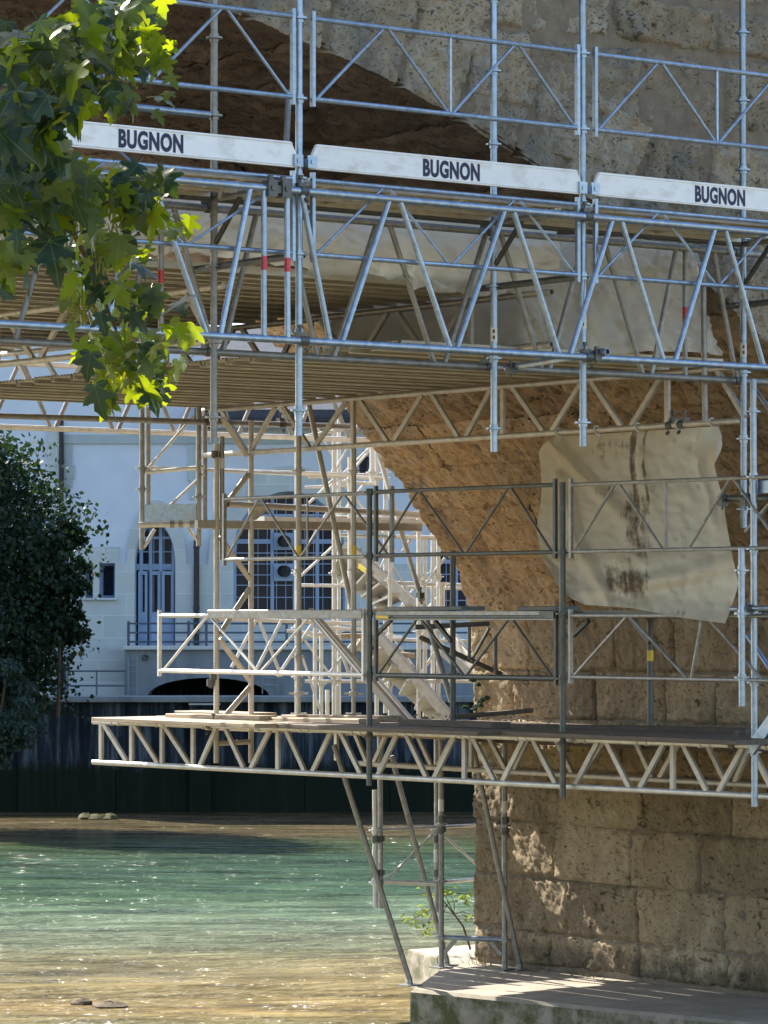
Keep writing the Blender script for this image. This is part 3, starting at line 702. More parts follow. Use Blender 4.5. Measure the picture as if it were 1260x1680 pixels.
for s in (-1, 1):
    k.box((cx + s * .055 - .035, GY - .04, Z1 - .055), (cx + s * .055 + .035, GY + .04, Z1 + .05)); k.tube((cx + s * .055, GY - .05, Z1), (cx + s * .055, GY + .05, Z1), .018, 8)
    k.tube((cx + s * .05, GY, Z1 + .05), (cx + s * .05, GY, Z1 + .085), .02, 8)
k.box((cx - .03, GY - .03, Z1 - .03), (cx + .03, GY + .03, Z1 + .02)); obj('joint_coupler', k, MT['galv_dark'], G1)
for x in SX[1:3]:
    for zz in (Z1, Z0): clamp(G1, V3(x - .03, GY, zz), V3(1, 0, 0))
g2y = 19.70; G2X0 = U(-60, 560, y=g2y).x
def g2(a, b_): return (sx(a, 385, g2y, G2X0), sx(b_, 605, g2y, G2X0))
w2 = [g2(264, 264), g2(420, 366), g2(470, 520), g2(617, 548), g2(640, 712), g2(797, 730), g2(822, 888), g2(957, 902), g2(992, 1054), g2(1109, 1069), g2(1124, 1124), g2(1171, 1208), g2(285, 350), g2(262, 195), g2(110, 180), g2(95, 25)]
G2 = girder((G2X0, g2y), (U(1330, 420, y=g2y).x, g2y), 2.745, 1.775, w2, 'rear lattice girder in dull tube behind the pale blue one, red bands on two verticals', mat='galv_old', bands=(0, 10), group='long girders of the upper scaffold')
for x in SX[:4]:
    for zz in (2.745, 1.775): clamp(G2, V3(x + .03, g2y, zz), V3(1, 0, 0))
tube_thing('upright_tube', 'plain galvanised tube hanging from the rear girder down to the tarp rail', 'scaffold tube', U(1153, 400, y=19.78), U(1157, 692, y=19.78), 'galv_old', r=.022)
tube_thing('coupling_tube', 'short galvanised tube stub with an open end, clamped under the front girder', 'scaffold tube', U(830, 604, y=19.4), U(997, 577, y=18.45), 'galv', clamps=(.08, .92))

# ------------------------------------------------------------------ girders and decks under the arch (they run along the barrel)
AX = 16.28
def sy(px, py, x): return U(px, py, x=x).y
ya0 = sy(905, 480, AX)
TRP = [(579, 579), (590, 636), (693, 646), (708, 752), (806, 765), (825, 825), (841, 892), (955, 906), (970, 1020), (1087, 1036), (1095, 1095), (1177, 1223), (364, 404), (452, 412), (464, 507), (569, 517)]
CXP = 18.16; yc0 = 19.62
trw = [(sy(a, 665, CXP) - yc0, sy(b_, 735, CXP) - yc0) for a, b_ in TRP]
GC = girder((CXP, yc0), (CXP, 26.9), 1.876, 1.468, trw, 'tan girder under the arch that carries the hanging stained sheet', mat='dusty', r=.0245, flat=True, group='girders under the arch')
for f in (.12, .14): clamp(GC, V3(CXP, yc0 + 7.2 * f * .9 - .1, 1.468), V3(0, 1, 0))
traw = [(a + .1, b_ + .1) for a, b_ in trw if b_ + .1 > 0] + [(a + 7.2, b_ + 7.2) for a, b_ in trw if a < 2 and b_ < 2.2]
GA = girder((AX, ya0), (AX, 28.6), 2.335, 1.955, traw, 'dusty girder with open tube end poking out in front of the big tarp', mat='dusty', r=.0245, flat=True, group='girders under the arch')
GBp = [(a, b_) for a, b_ in traw if a < 6.5]
girder((13.9, 20.3), (13.9, 27.2), 2.30, 1.92, [(a + .1, b_ + .1) for a, b_ in GBp if a < 6 and b_ < 6.5 and a > 0], 'dusty girder under the middle deck, seen behind the lower maple leaves', mat='dusty', r=.0245, flat=True, group='girders under the arch', hollow=False)
random.seed(5)
deck('long deck of ribbed steel planks, its underside showing just below the dusty tarp', [(10.6, 16.32 + random.uniform(-.02, .06), 20.15 + i * .313) for i in range(23)], 2.365, 'plank', group='ribbed plank decks under the arch')
deck('lower deck of ribbed steel planks lying on the tan girder under the arch', [(14.2 if i > 17 else 15.2, 18.24 + random.uniform(-.02, .05), 20.1 + i * .313) for i in range(22)], 1.905, 'plank', group='ribbed plank decks under the arch')
# ------------------------------------------------------------------ tarps
def sheet(name, label, mapf, nu, nv, mat, cat='tarp', folds=None, loc=None, edge=None):
    uu, vv = np.meshgrid(np.linspace(0, 1, nu), np.linspace(0, 1, nv), indexing='ij')
    V = np.array([[mapf(u, v) for v in np.linspace(0, 1, nv)] for u in np.linspace(0, 1, nu)]).reshape(-1, 3)
    L = V[0].copy(); V = V - L
    idx = np.arange(nu * nv).reshape(nu, nv)
    Fq = np.stack([idx[:-1, :-1], idx[1:, :-1], idx[1:, 1:], idx[:-1, 1:]], -1).reshape(-1, 4)
    o = npmesh(name, V, Fq, MT[mat]); o.location = L
    uvl = o.data.uv_layers.new(name='UVMap'); li = np.zeros(len(o.data.loops), int); o.data.loops.foreach_get('vertex_index', li)
    uvl.data.foreach_set('uv', np.stack([uu.ravel()[li], vv.ravel()[li]], -1).astype(np.float32).ravel())
    return tag(o, label, cat)
def fn(a, b_, F=F_rough): return float(samp(F, np.array([[a]]), np.array([[b_]]))[0, 0])
def lerp_pts(pts, u):
    us = np.linspace(0, 1, len(pts)); return np.array([np.interp(u, us, [p[k] for p in pts]) for k in range(len(pts[0]))])
def pl(us, vals): return lambda u: float(np.interp(u, us, vals))
# broad dusty sheet behind the rear girder
bz1 = pl([0, .3, .62, .7, .85, 1], [2.44, 2.43, 2.42, 2.36, 2.30, 2.42])
def tarp1(u, v):
    x = 10.4 + 6.2 * u; zt = 2.86; zb = bz1(u)
    z = zt + (zb - zt) * v
    y = 19.93 - .10 * v * abs(math.sin(u * 21 + 2 * v)) ** 2 + .05 * fn(u * 6, v * 1.2) * (.3 + v) - .05 * math.exp(-((u - .93) / .05) ** 2) * math.sin(v * 3.1) - .09 * v * v
    return (x, y, z + .02 * fn(u * 7, 3 + v) * v)
sheet('dusty_tarp', 'dusty beige sheet slung behind the rear girder above the ribbed deck', tarp1, 110, 16, 'tarp_dusty')
plan2 = [(16.45, 22.6), (16.52, 21.2), (16.60, 20.4), (16.95, 20.06), (17.5, 19.98), (18.02, 19.96)]
def tarp2(u, v):
    x, y = lerp_pts(plan2, u); zb = 1.955 + .03 * math.sin(u * 9); zt = 2.86 - .05 * u
    z = zt + (zb - zt) * v
    k = .05 * fn(u * 4 + 2, v * .8) + .035 * math.sin(u * 26 + v * 3) * v ** 2
    xr = .16 * max(0, u - .55) / .45 * v ** 2.2
    return (x + k * .3 + xr, y - abs(k) * .8 - .10 * v ** 3, z)
sheet('pale_tarp', 'large pale sheet hanging behind the girders beside the rough stone, its lower corner flared', tarp2, 80, 30, 'tarp_dusty')
# stained sheet hung over the tan girder's lower chord
pt = [(889, 722), (930, 716), (1010, 710), (1100, 705), (1178, 700)]
pb = [(914, 985), (935, 995), (1010, 1003), (1100, 1013), (1196, 1022)]
lx = pl([0, .05, .12, .3, .45, .6, .8, 1], [890, 884, 886, 889, 886, 880, 888, 915])
rx = pl([0, .1, .2, .28, .36, .5, .68, .80, .9, 1], [1180, 1175, 1172, 1178, 1186, 1192, 1203, 1212, 1202, 1190])
top_y = pl([0, .06, 1], [730, 717, 699]); bot_y = pl([0, .08, .16, .45, .75, 1], [960, 982, 992, 998, 1014, 1023])
def tarp3(u, v):
    px = lx(v) + (rx(v) - lx(v)) * u; py = top_y(u) + (bot_y(u) - top_y(u)) * v
    c = U(px, py, x=18.20 - .46 * v ** 1.6)
    bulge = .10 * math.sin(v * math.pi) * math.sin(u * math.pi)
    d = bulge + .016 * fn(u * 1.2 + 1, v * 1.2, F_rough)
    for (u0, v0, u1, v1, wd, h) in ((.05, .02, .46, .50, .05, .08), (.10, .25, .30, .95, .045, .06), (.99, .70, .40, .88, .06, .10), (.55, .02, .62, .5, .05, .02), (.9, .05, .93, .5, .03, .04), (.2, .93, .7, .80, .05, .03)):
        a = np.array([u1 - u0, v1 - v0]); t = np.clip(np.dot([u - u0, v - v0], a) / np.dot(a, a), 0, 1)
        dist = math.hypot(u - u0 - a[0] * t, v - v0 - a[1] * t); d += 2.6 * h * max(0, 1 - dist / wd) * (1 - t * .5)
    if u > .9: d += (u - .9) * 1.3 * (.3 + .7 * abs(math.sin(v * 7)))
    if v > .9: d += (v - .9) * 1.0 * (u > .3)
    return tuple(c * (1 - d / c.length))
ss = sheet('stained_sheet', 'square cream sheet with brown vertical stains hanging before the pier stone', tarp3, 70, 66, 'tarp', 'sheet')
for u0 in (.10, .32, .55, .78, .97):     # cord ties through eyelets to the girder's lower tube
    px_t = lx(0) + (rx(0) - lx(0)) * u0; e0 = U(px_t, top_y(u0) + 4, x=18.19) - FH * .02; yt_ = e0.y; ctr_ = V3(CXP, yt_, 1.468)
    lp_ = [e0] + [ctr_ + V3(-.034 * math.cos(q), .012 * math.sin(q * .5), .034 * math.sin(q)) for q in np.linspace(-1.2, 4.4, 12)] + [e0 + V3(.02, 0, .01)]
    kt = MB().path([p_ - ss.location for p_ in lp_], .006, 5); mt_ = bpy.data.meshes.new('cord_tie'); mt_.from_pydata([tuple(p_) for p_ in kt.v], [], kt.f); smooth(mt_)
    ot = link_mesh('cord_tie', mt_, MT['label'], ss)
k = MB(); fp = [(1140, 705), (1178, 700), (1181, 745), (1168, 760), (1176, 800), (1150, 760), (1160, 735)]
def flap(u, v):
    a = lerp_pts([(1152, 703), (1146, 735), (1140, 752), (1158, 790)], v); b2 = lerp_pts([(1180, 700), (1176, 722), (1182, 742), (1170, 790)], v)
    c = U(a[0] + (b2[0] - a[0]) * u, a[1] + (b2[1] - a[1]) * u, x=18.10); return tuple(c - V3(.05 * math.sin(u * 3 + v * 5), 0, 0))
fo = sheet('sheet_fold', 'crumpled white upper corner, folded forward', flap, 10, 16, 'tarp_dusty', None)
fo.location = fo.location - ss.location; fo.parent = ss
# ------------------------------------------------------------------ lower scaffold beside the pier
def online(px, py, P, Q):
    """metres from P along the plan line PQ where the line of sight crosses it"""
    r = FW * FPX + RV * (px - 630.0) + UP * (840.0 - py); P = Vector((*P, 0)); Q = Vector((*Q, 0)); a = (Q - P).normalized()
    n = Vector((-a.y, a.x, 0)); t = P.dot(n) / r.dot(n); return (r * t - P).dot(a)
def planpt(px, py, x): p = U(px, py, x=x); return (p.x, p.y)
MX = {1: 17.80, 2: 17.68, 3: 17.47}
m1, m2, m3 = planpt(1237, 1000, MX[1]), planpt(923, 1000, MX[2]), planpt(606, 1000, MX[3])
MR = [1.02, .49, .015, -.49, -1.0]
standard(*m1, -1.40, 1.74, MR + [1.5], 'tall galvanised upright passing the small grey kick board and the deck girder', 'galv', 'uprights of the lower scaffold')
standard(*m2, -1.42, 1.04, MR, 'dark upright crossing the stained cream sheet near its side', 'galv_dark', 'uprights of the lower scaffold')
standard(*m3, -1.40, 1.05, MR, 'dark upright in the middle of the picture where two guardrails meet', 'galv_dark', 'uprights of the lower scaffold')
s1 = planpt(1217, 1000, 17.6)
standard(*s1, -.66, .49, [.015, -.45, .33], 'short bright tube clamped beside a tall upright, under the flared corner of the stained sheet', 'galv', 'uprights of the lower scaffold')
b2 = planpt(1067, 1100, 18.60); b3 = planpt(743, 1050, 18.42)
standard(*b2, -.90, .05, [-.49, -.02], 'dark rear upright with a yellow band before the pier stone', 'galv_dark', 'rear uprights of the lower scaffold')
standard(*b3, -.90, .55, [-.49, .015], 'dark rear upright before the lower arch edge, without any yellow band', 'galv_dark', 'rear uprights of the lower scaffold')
for (bx_, by_), zz, ll in ((b2, -.36, 0), ):
    tb = bpy.data.objects.get('scaffold_upright'); tb = [o for o in bpy.data.objects if o.get('label', '').startswith('dark rear upright with a yellow')][0]
    obj('yellow_band', MB().tube((bx_, by_, zz), (bx_, by_, zz + .085), R_T * 1.06, 12, caps=False), MT['yellow'], tb)
PM = [(.02, .235), (.485, .25), (.50, .745), (.985, .76)]
def lp(a, b_, f): return (a[0] + (b_[0] - a[0]) * f, a[1] + (b_[1] - a[1]) * f)
def gl_(px0, px1, x0, x1): return planpt(px0, 900, x0), planpt(px1, 900, x1)
A, B = gl_(911, 617, 17.66, 17.48); mg = 'guardrails of the lower scaffold'
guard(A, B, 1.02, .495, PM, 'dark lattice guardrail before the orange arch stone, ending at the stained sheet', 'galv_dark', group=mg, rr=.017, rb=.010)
A, B = gl_(1300, 937, 17.80, 17.67)
guard(A, B, 1.015, .495, [(.05, .25), (.45, .27), (.57, .77), (.985, .79)], 'lattice guardrail crossing the stained cream sheet', 'galv_old', post=.555, group=mg, rr=.016, rb=.0115, posts=(0, 1))
A, B = gl_(643, 368, 17.60, 17.52)
guard(A, B, 1.02, .49, [(.02, .27), (.27 + .26, .285), (.545, .77), (.985, .785)], 'lattice guardrail before the big arched window', 'galv_old', post=.49, group=mg, rr=.017, rb=.011)
A, B = gl_(912, 617, 17.66, 17.48)
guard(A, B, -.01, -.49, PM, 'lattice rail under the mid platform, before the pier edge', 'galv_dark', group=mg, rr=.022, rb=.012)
obj('deck_edge', MB().beam((A[0], A[1], .0), (B[0], B[1], .0), .03, .075), MT['galv_old'], [o for o in bpy.data.objects if o.get('label', '').startswith('lattice rail under the mid')][0])
A, B = gl_(1300, 936, 17.80, 17.67)
guard(A, B, .0, -.475, [(.13, .37), (.44, .39), (.46, .72), (.985, .735)], 'lattice rail below the lower hem of the stained sheet', 'galv_old', group=mg, rr=.017, rb=.0125, posts=(0, 1))
A, B = gl_(597, 262, 17.47, 17.40)
guard(A, B, .0, -.49, [(.015, .235), (.485, .25), (.50, .74), (.975, .755)], 'lattice rail with a free outer end before the terrace railing', 'alu', group=mg, rr=.019, rb=.0125, dbl=True)
k = MB(); k.beam((A[0], A[1], .012), (*lp(A, B, .74), .012), .05, .075)
obj('deck_edge', k, MT['galv_old'], [o for o in bpy.data.objects if o.get('label', '').startswith('lattice rail with a free outer')][0])
kk_ = MB(); kk_.beam((*lp(A, B, .62), .052), (*lp(A, B, .70), .052), .03, .004); obj('yellow_sticker', kk_, MT['yellow'], [o for o in bpy.data.objects if o.get('label', '').startswith('lattice rail with a free outer')][0])
# mid platform (seen edge on)
t = thing('mid_platform', 'mid platform at eye level between two uprights, seen edge on with dark plank ends', 'scaffold deck', (m3[0], m3[1], 0))
for j in range(3):
    x = 17.78 + j * .31
    obj('deck_plank', MB().extrude(PROF, (x, m2[1] + .05, -.02), (x, m3[1] - .05, -.02), V3(1, 0, 0), V3(0, 0, 1)), MT['galv_dark'], t)
for (a, b_) in ((650, 776), (868, 930)):
    p, q = U(a, 999, x=18.0), U(b_, 998, x=18.0); obj('plank_end', MB().beam(p, q, .25, .035), MT['galv_dark'], t)
for (c, d) in (((612, 1047), (642, 1017)), ((714, 1019), (740, 1052)), ((940, 1043), (966, 1018)), ((1036, 1016), (1066, 1054))):
    obj('knee_brace', MB().beam(U(*c, x=17.9), U(*d, x=17.9), .03, .035), MT['galv_dark'], t)
obj('yellow_sticker', MB().beam(U(617, 1012, x=17.44), U(637, 1012.5, x=17.44), .006, .026), MT['yellow'], t)
deck('short platform bay behind the stained sheet hem', [(m1[1] + .1, m2[1] - .05, 18.02 + j * .31) for j in range(3)], -.02, 'galv_dark', along='y', group='platform bays of the lower scaffold')
# deck girders
BP, BQ = (17.97, 18.75), (17.25, 27.28)
def bt(a, b_): return (online(a, 1195 + (a - 160) * .04, BP, BQ), online(b_, 1255 + (b_ - 160) * .05, BP, BQ))
wl = [bt(*q) for q in ((166, 166), (216, 216), (266, 266), (317, 317), (170, 209), (220, 260), (270, 312), (355, 328), (370, 400), (443, 412), (456, 456), (470, 500), (543, 513), (559, 592), (651, 621), (667, 700), (746, 713), (762, 762), (776, 811), (859, 825), (875, 912), (981, 944), (996, 1033), (1089, 1050), (1104, 1104), (1122, 1160), (1219, 1179), (1233, 1272))]
wl = [(a, b_) for a, b_ in wl if min(a, b_) > 0]
BT = girder(BP, BQ, -.963, -1.33, wl, 'long bright girder with its free end over the river, carrying the lower deck', mat='alu', r=.0245, flat=True, collars=13, group='girders of the lower deck', matw='dusty')
for px in (345, 1203): clamp(BT, Vector((*lp(BP, BQ, online(px, 1200, BP, BQ) / 8.56), -.963)), V3(0, 1, 0))
CP, CQ = (19.10, 18.75), (19.02, 25.62)
def bt2(a, b_): return (online(a, 1205, CP, CQ), online(b_, 1262, CP, CQ))
wl = [bt2(*q) for q in ((552, 552), (576, 602), (640, 614), (678, 708), (751, 719), (773, 773), (795, 830), (873, 843), (906, 939), (1000, 955), (1038, 1070), (1119, 1082), (1155, 1190), (1236, 1206))]
girder(CP, CQ, -.963, -1.33, [w for w in wl if min(w) > 0], 'second cream girder behind the long bright one, its pale lower tube ending in mid air', mat='dusty', r=.0245, flat=True, group='girders of the lower deck')
# lower deck of boards
random.seed(9)
t = thing('lower_deck', 'lower deck of scaffold boards between the bright girder and the pier', 'scaffold deck', (17.8, 19, -.95))
for j in range(11):
    x = 17.72 + j * .283
    for (y0, y1) in ((18.9, 21.6), (21.62, 24.3), (24.33, 26.9 if j < 4 else 26.12)) + (((26.72, 28.0),) if j > 4 else ()):  # boards by the wall added to block sun, gap left for a streak
        dz = random.uniform(-.006, .006); dy = random.uniform(-.06, .02)
        xo = -.085 * (y0 + y1 - 2 * 18.75) / 2 if j == 0 else -.085 * (y0 + y1 - 37.5) / 2 * (1 - j / 11)
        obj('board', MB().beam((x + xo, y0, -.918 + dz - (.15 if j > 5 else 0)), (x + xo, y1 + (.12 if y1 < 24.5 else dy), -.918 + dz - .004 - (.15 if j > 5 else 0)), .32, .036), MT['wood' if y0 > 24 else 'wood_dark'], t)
def board(label, p, q, w, h, mat, name='loose_board'):
    return solo(name, MB().beam(p, q, w, h), MT[mat], label, 'board', p, group='loose boards on the lower deck')
board('pale sunlit scaffold board at the river end of the lower deck', U(286, 1174, x=17.55), U(440, 1178, x=17.62), .2, .04, 'wood')
board('longer sunlit board on the lower deck behind the zigzag upright', U(440, 1181, x=17.75), U(606, 1184, x=17.75), .22, .05, 'wood')
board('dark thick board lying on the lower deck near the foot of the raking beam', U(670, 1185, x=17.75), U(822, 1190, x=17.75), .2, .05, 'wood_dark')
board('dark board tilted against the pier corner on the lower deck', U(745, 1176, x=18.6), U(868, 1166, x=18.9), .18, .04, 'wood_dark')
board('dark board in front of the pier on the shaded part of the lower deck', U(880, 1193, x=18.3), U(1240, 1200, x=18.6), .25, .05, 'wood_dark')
board('flat board on the lower deck between the sunlit board and the middle upright', U(480, 1176, x=18.2), U(640, 1178, x=18.2), .25, .04, 'wood')
# stuff lying on the deck: grit and stone crumbs
cr = MB(); rg = random.Random(4)
for i in range(110):
    y = rg.uniform(19.2, 25.5); x = rg.uniform(17.8, 20.3); s = rg.uniform(.004, .014)
    cr.tube((x, y, -.905), (x + rg.uniform(-.01, .01), y, -.905 + s), s, 5, r2=s * .5)
solo('rubble_crumbs', cr, MT['mortar'], 'stone crumbs and grit scattered on the lower deck', None, (18, 20, -.9), kind='stuff')
# vertical lattice upright
t = thing('zigzag_upright', 'narrow zigzag lattice upright standing behind the end of the lattice guardrail, before the building', 'lattice upright', U(355, 1252, x=17.78), group=None)
zx = 17.78; cl = U(355, 990, x=zx); yq = cl.y; cr_ = U(412, 990, y=yq)
def zp(px, py): return U(px, py, y=yq)
obj('left_chord', MB().tube(zp(355, 728), zp(355, 1252), .0245, 12, hollow=True), MT['dusty'], t)
obj('inner_tube', MB().tube(zp(364, 716), zp(364, 918), .024, 12), MT['galv_old'], t)
obj('right_chord', MB().tube(zp(412, 690), zp(412, 1252), .0245, 12, hollow=True), MT['dusty'], t)
for a, b_ in (((365, 686), (405, 748)), ((408, 777), (368, 832)), ((360, 880), (410, 950)), ((410, 965), (360, 1042)), ((360, 1048), (411, 1117)), ((410, 1128), (360, 1186))):
    obj('diagonal_web', MB().beam(zp(*a), zp(*b_), .03, .045, up=RV), MT['dusty'], t)
obj('rung', MB().tube(zp(355, 1220), zp(412, 1217), .022, 10), MT['dusty'], t)
clamp(t, zp(352, 745), V3(0, 0, 1)); clamp(t, zp(350, 1110), V3(0, 0, 1)); clamp(t, zp(345, 1120), V3(0, 0, 1))
obj('sticker', MB().tube(zp(364, 752), zp(364, 769), .0252, 12, caps=False), MT['label'], t)
# jack-footed uprights standing on the deck
for px, yt, ll, yb in ((490, 672, 'dusty upright on a screw jack behind the guardrail, before the window vents', 830), (580, 655, 'dusty upright on a screw jack, just beside the dark middle upright', 832)):
    d = 31.0; t = thing('jack_upright', ll, 'scaffold upright', U(px, 1170, d=d), group='uprights on screw jacks')
    obj('tube', MB().tube(U(px, yt, d=d), U(px, 1130, d=d), .0245, 12), MT['dusty'], t)
    obj('jack_screw', MB().tube(U(px, 1125, d=d), U(px, 1171, d=d), .018, 10), MT['dusty'], t)
    k = MB(); c = U(px, 1138, d=d); k.tube(c - V3(0, 0, .02), c + V3(0, 0, .02), .04, 10); k.beam(c - RV * .085, c + RV * .085, .03, .018); obj('jack_nut', k, MT['dusty'], t)
    k = MB(); k.beam(U(px, 1171, d=d) - RV * .07, U(px, 1171, d=d) + RV * .07, .14, .012); obj('foot_plate', k, MT['dusty'], t)
    for yy in (772, 935, 1078):
        k = MB(); rosette(k, U(px, yy, d=d)); obj('rosette', k, MT['dusty'], t)
    obj('yellow_band', MB().tube(U(px, 935 - 40, d=d), U(px, 917 - 40 + 40, d=d), .0256, 12, caps=False), MT['yellow'], t)
# slender leaning poles, raking beam
DG = 'leaning poles behind the lower scaffold'
tube_thing('leaning_pole', 'slender pole leaning down from the upper deck to the platform beside the jack uprights', 'pole', U(505, 655, d=31.6), U(577, 997, d=31.2), 'dusty', group=DG)
tube_thing('leaning_pole', 'slender pole leaning behind the arch edge, clamped at its foot', 'pole', U(622, 748, d=33.6), U(692, 985, d=32.8), 'dusty', group=DG, clamps=(.98,))
tube_thing('leaning_pole', 'steep dark pole leaning between the mid platform and the lower deck', 'pole', U(700, 1015, d=30.8), U(741, 1152, d=30.6), 'galv_old', group=DG)
tube_thing('leaning_pole', 'flat sloping dark pole running from the jack upright to the pier corner', 'pole', U(690, 1046, d=31.4), U(822, 1106, d=31.8), 'galv_dark', group=DG)
t = thing('wall_bracket', 'dark tube bracket reaching from the mid platform to the pier corner', 'bracket', U(800, 1023, d=31.6))
obj('arm', MB().tube(U(680, 1029, d=31.3), U(802, 1023, d=31.6), .024, 10), MT['galv_dark'], t)
obj('strut', MB().tube(U(770, 1028, d=31.5), U(770, 1082, d=31.5), .016, 8), MT['galv_dark'], t)
obj('strut', MB().tube(U(803, 1030, d=31.6), U(773, 1084, d=31.5), .016, 8), MT['galv_dark'], t)
obj('strut', MB().tube(U(813, 1044, d=31.6), U(813, 1104, d=31.6), .016, 8), MT['galv_dark'], t)
solo('raking_beam', MB().beam(U(508, 1003, d=31.0), U(668, 1188, d=30.2), .05, .075), MT['dusty'], 'thick pale beam raking down from the mid platform to the lower deck', 'beam', U(668, 1188, d=30.2))
# platform to the left of the arch edge
t = thing('side_platform', 'narrow side platform with tan rail tube and pale box edge before the arched window', 'scaffold deck', U(385, 860, d=31.8))
obj('rail_tube', MB().tube(U(374, 827, d=31.5), U(690, 844, d=33.2), .029, 12, hollow=True), MT['dusty'], t)
obj('box_edge', MB().beam(U(322, 860, d=31.4), U(690, 865, d=33.0), .05, .075), MT['dusty'], t)
obj('support_plate', MB().add([U(412, 832, d=31.8), U(446, 832, d=31.9), U(420, 853, d=31.8), U(412, 853, d=31.8), U(412, 832, d=31.9), U(446, 832, d=32), U(420, 853, d=31.9), U(412, 853, d=31.9)], [(0, 1, 2, 3), (7, 6, 5, 4), (0, 4, 5, 1), (1, 5, 6, 2), (2, 6, 7, 3), (3, 7, 4, 0)]), MT['dusty'], t)
for j in range(3): obj('deck_plank', MB().beam(U(420, 852 + j, d=32.3 + j * .3), U(690, 858, d=33.4 + j * .3), .28, .05), MT['alu'], t)
# cantilevered platform frame far left
t = thing('platform_frame', 'cantilevered platform frame with grey kick board, hanging before the pale building wall', 'scaffold frame', U(232, 900, d=32.0))
def fp_(px, py, dd=0): return U(px, py, d=32.0 + dd)
for px, y0, y1, dd in ((233, 662, 902, 0), (243, 668, 832, .7), (326, 668, 896, 0), (336, 655, 862, .5)):
    obj('post', MB().tube(fp_(px, y0, dd), fp_(px, y1, dd), .0245, 12), MT['galv_old'], t)
for a, b_, r, dd in (((238, 775), (335, 766), .02, 0), ((230, 766), (490, 778), .017, .7), ((228, 861), (328, 859), .028, -.1)):
    obj('rail_tube', MB().tube(fp_(*a, dd), fp_(*b_, dd), r, 10), MT['alu'], t)
for a, b_, r in (((240, 772), (318, 682), .014), ((276, 832), (334, 778), .014), ((236, 898), (254, 868), .017), ((308, 866), (326, 890), .017)):
    obj('brace', MB().tube(fp_(*a), fp_(*b_), r, 8), MT['alu'], t)
obj('kick_board', MB().beam(fp_(237, 842), fp_(322, 840), .025, .155), MT['galv'], t)
for px in (283, 297, 315):
    c = fp_(px, 860, -.1); obj('collar', MB().tube(c - RV * .02, c + RV * .02, .036, 10), MT['galv_old'], t)
for px, py in ((233, 768), (233, 802), (326, 815)):
    k = MB(); rosette(k, fp_(px, py)); obj('rosette', k, MT['galv_old'], t)
# far girder and ledger along the far edge of the arch
P, Q = (15.0, 27.7), (21.4, 27.7)
wf = []
s = .4
while s < 5.9:
    wf += [(s, s + .28), (s + .62, s + .34)]; s += .68
girder(P, Q, 2.30, 1.715, wf, 'far girder along the far arch rim, its bright lower tube crossing above the building', mat='alu', r=.027, flat=False, rw=.02, group='long far girders', matw='galv_old')
tube_thing('ledger_tube', 'long level tube just under the lower plank deck, before the pale building', 'scaffold tube', U(-40, 681, d=30.9), U(582, 700, d=32.6), 'galv_old', r=.026, clamps=(.60, .80))
tube_thing('ledger_tube', 'thin bright tube crossing the building above the arched window', 'scaffold tube', U(335, 771, d=33.5), U(584, 779, d=34), 'alu', r=.02)
# legs below the deck, standing on the footing
def foot_plate(t, p, mat='galv_old', s=.08):
    k = MB(); k.beam(p + V3(-s, 0, .006), p + V3(s, 0, .006), 2 * s, .012); k.tube(p + V3(0, 0, .012), p + V3(0, 0, .07), .03, 10, r2=.024); obj('foot_plate', k, MT[mat], t)
LG = 'scaffold legs standing by the pier'
pA = U(724, 1588, z=FZ); pB = U(828, 1592, z=FZ)
for p, px, ll, st in ((pA, 722, 'scaffold leg on the sunlit outer corner of the concrete ledge', 1322), (pB, 827, 'scaffold leg on the ledge close to the pier wall, with a clamp halfway', 1325)):
    t = thing('support_upright', ll, 'scaffold leg', p, group=LG)
    top = -.95; obj('tube', MB().tube((p.x, p.y, FZ + .05), (p.x, p.y, top), R_T, 12), MT['galv_old'], t)
    foot_plate(t, p)
    for z in (FZ + .28, FZ + .80, FZ + 1.32, FZ + 1.84):
        k = MB(); rosette(k, V3(p.x, p.y, z)); obj('rosette', k, MT['galv_old'], t)
    zz = U(px, st, x=p.x).z; obj('sticker', MB().tube((p.x, p.y, zz - .05), (p.x, p.y, zz + .06), R_T * 1.04, 12, caps=False), MT['label'], t)
    c = V3(p.x, p.y, FZ + 1.27); clamp(t, c, V3(0, 0, 1)); clamp(t, c + V3(0, 0, .1), V3(0, 0, 1))
def leg_hang(px, px2, y0, y1, d, ll, mat='galv_old'):
    t = thing('support_upright', ll, 'scaffold leg', U(px, y1, d=d), group=LG)
    obj('tube', MB().tube(U(px, y0, d=d), U(px2, y1, d=d), R_T, 12, hollow=True), MT[mat], t)
    for yy in (1362, 1447):
        if y0 < yy < y1:
            k = MB(); rosette(k, U(px, yy, d=d)); obj('rosette', k, MT[mat], t)
    yy = 1405; obj('sticker', MB().tube(U(px, yy - 12, d=d), U(px, yy + 10, d=d), R_T * 1.04, 12, caps=False), MT['label'], t)
    c = U(px, 1376, d=d); clamp(t, c, V3(0, 0, 1)); clamp(t, U(px, 1432, d=d), V3(0, 0, 1))
    return t
leg_hang(615, 616, 1296, 1488, 32.4, 'short outer scaffold leg ending in the air above the water, beside a longer one', 'alu')
leg_hang(623, 625, 1200, 1490, 32.7, 'taller scaffold leg ending in the air above the green water')
leg_hang(716, 717, 1200, 1496, 33.3, 'scaffold leg behind the one on the outer ledge corner')
tube_thing('ledger_tube', 'thin upper cross rail behind the legs, above the green water', 'scaffold tube', U(628, 1361, d=32.6), U(779, 1354, d=33.4), 'alu', r=.016, group='cross rails between the legs')
tube_thing('ledger_tube', 'thick lower cross rail behind the legs, sunlit over the water', 'scaffold tube', U(630, 1446, d=32.6), U(716, 1450, d=32.6), 'alu', r=.023, group='cross rails between the legs')
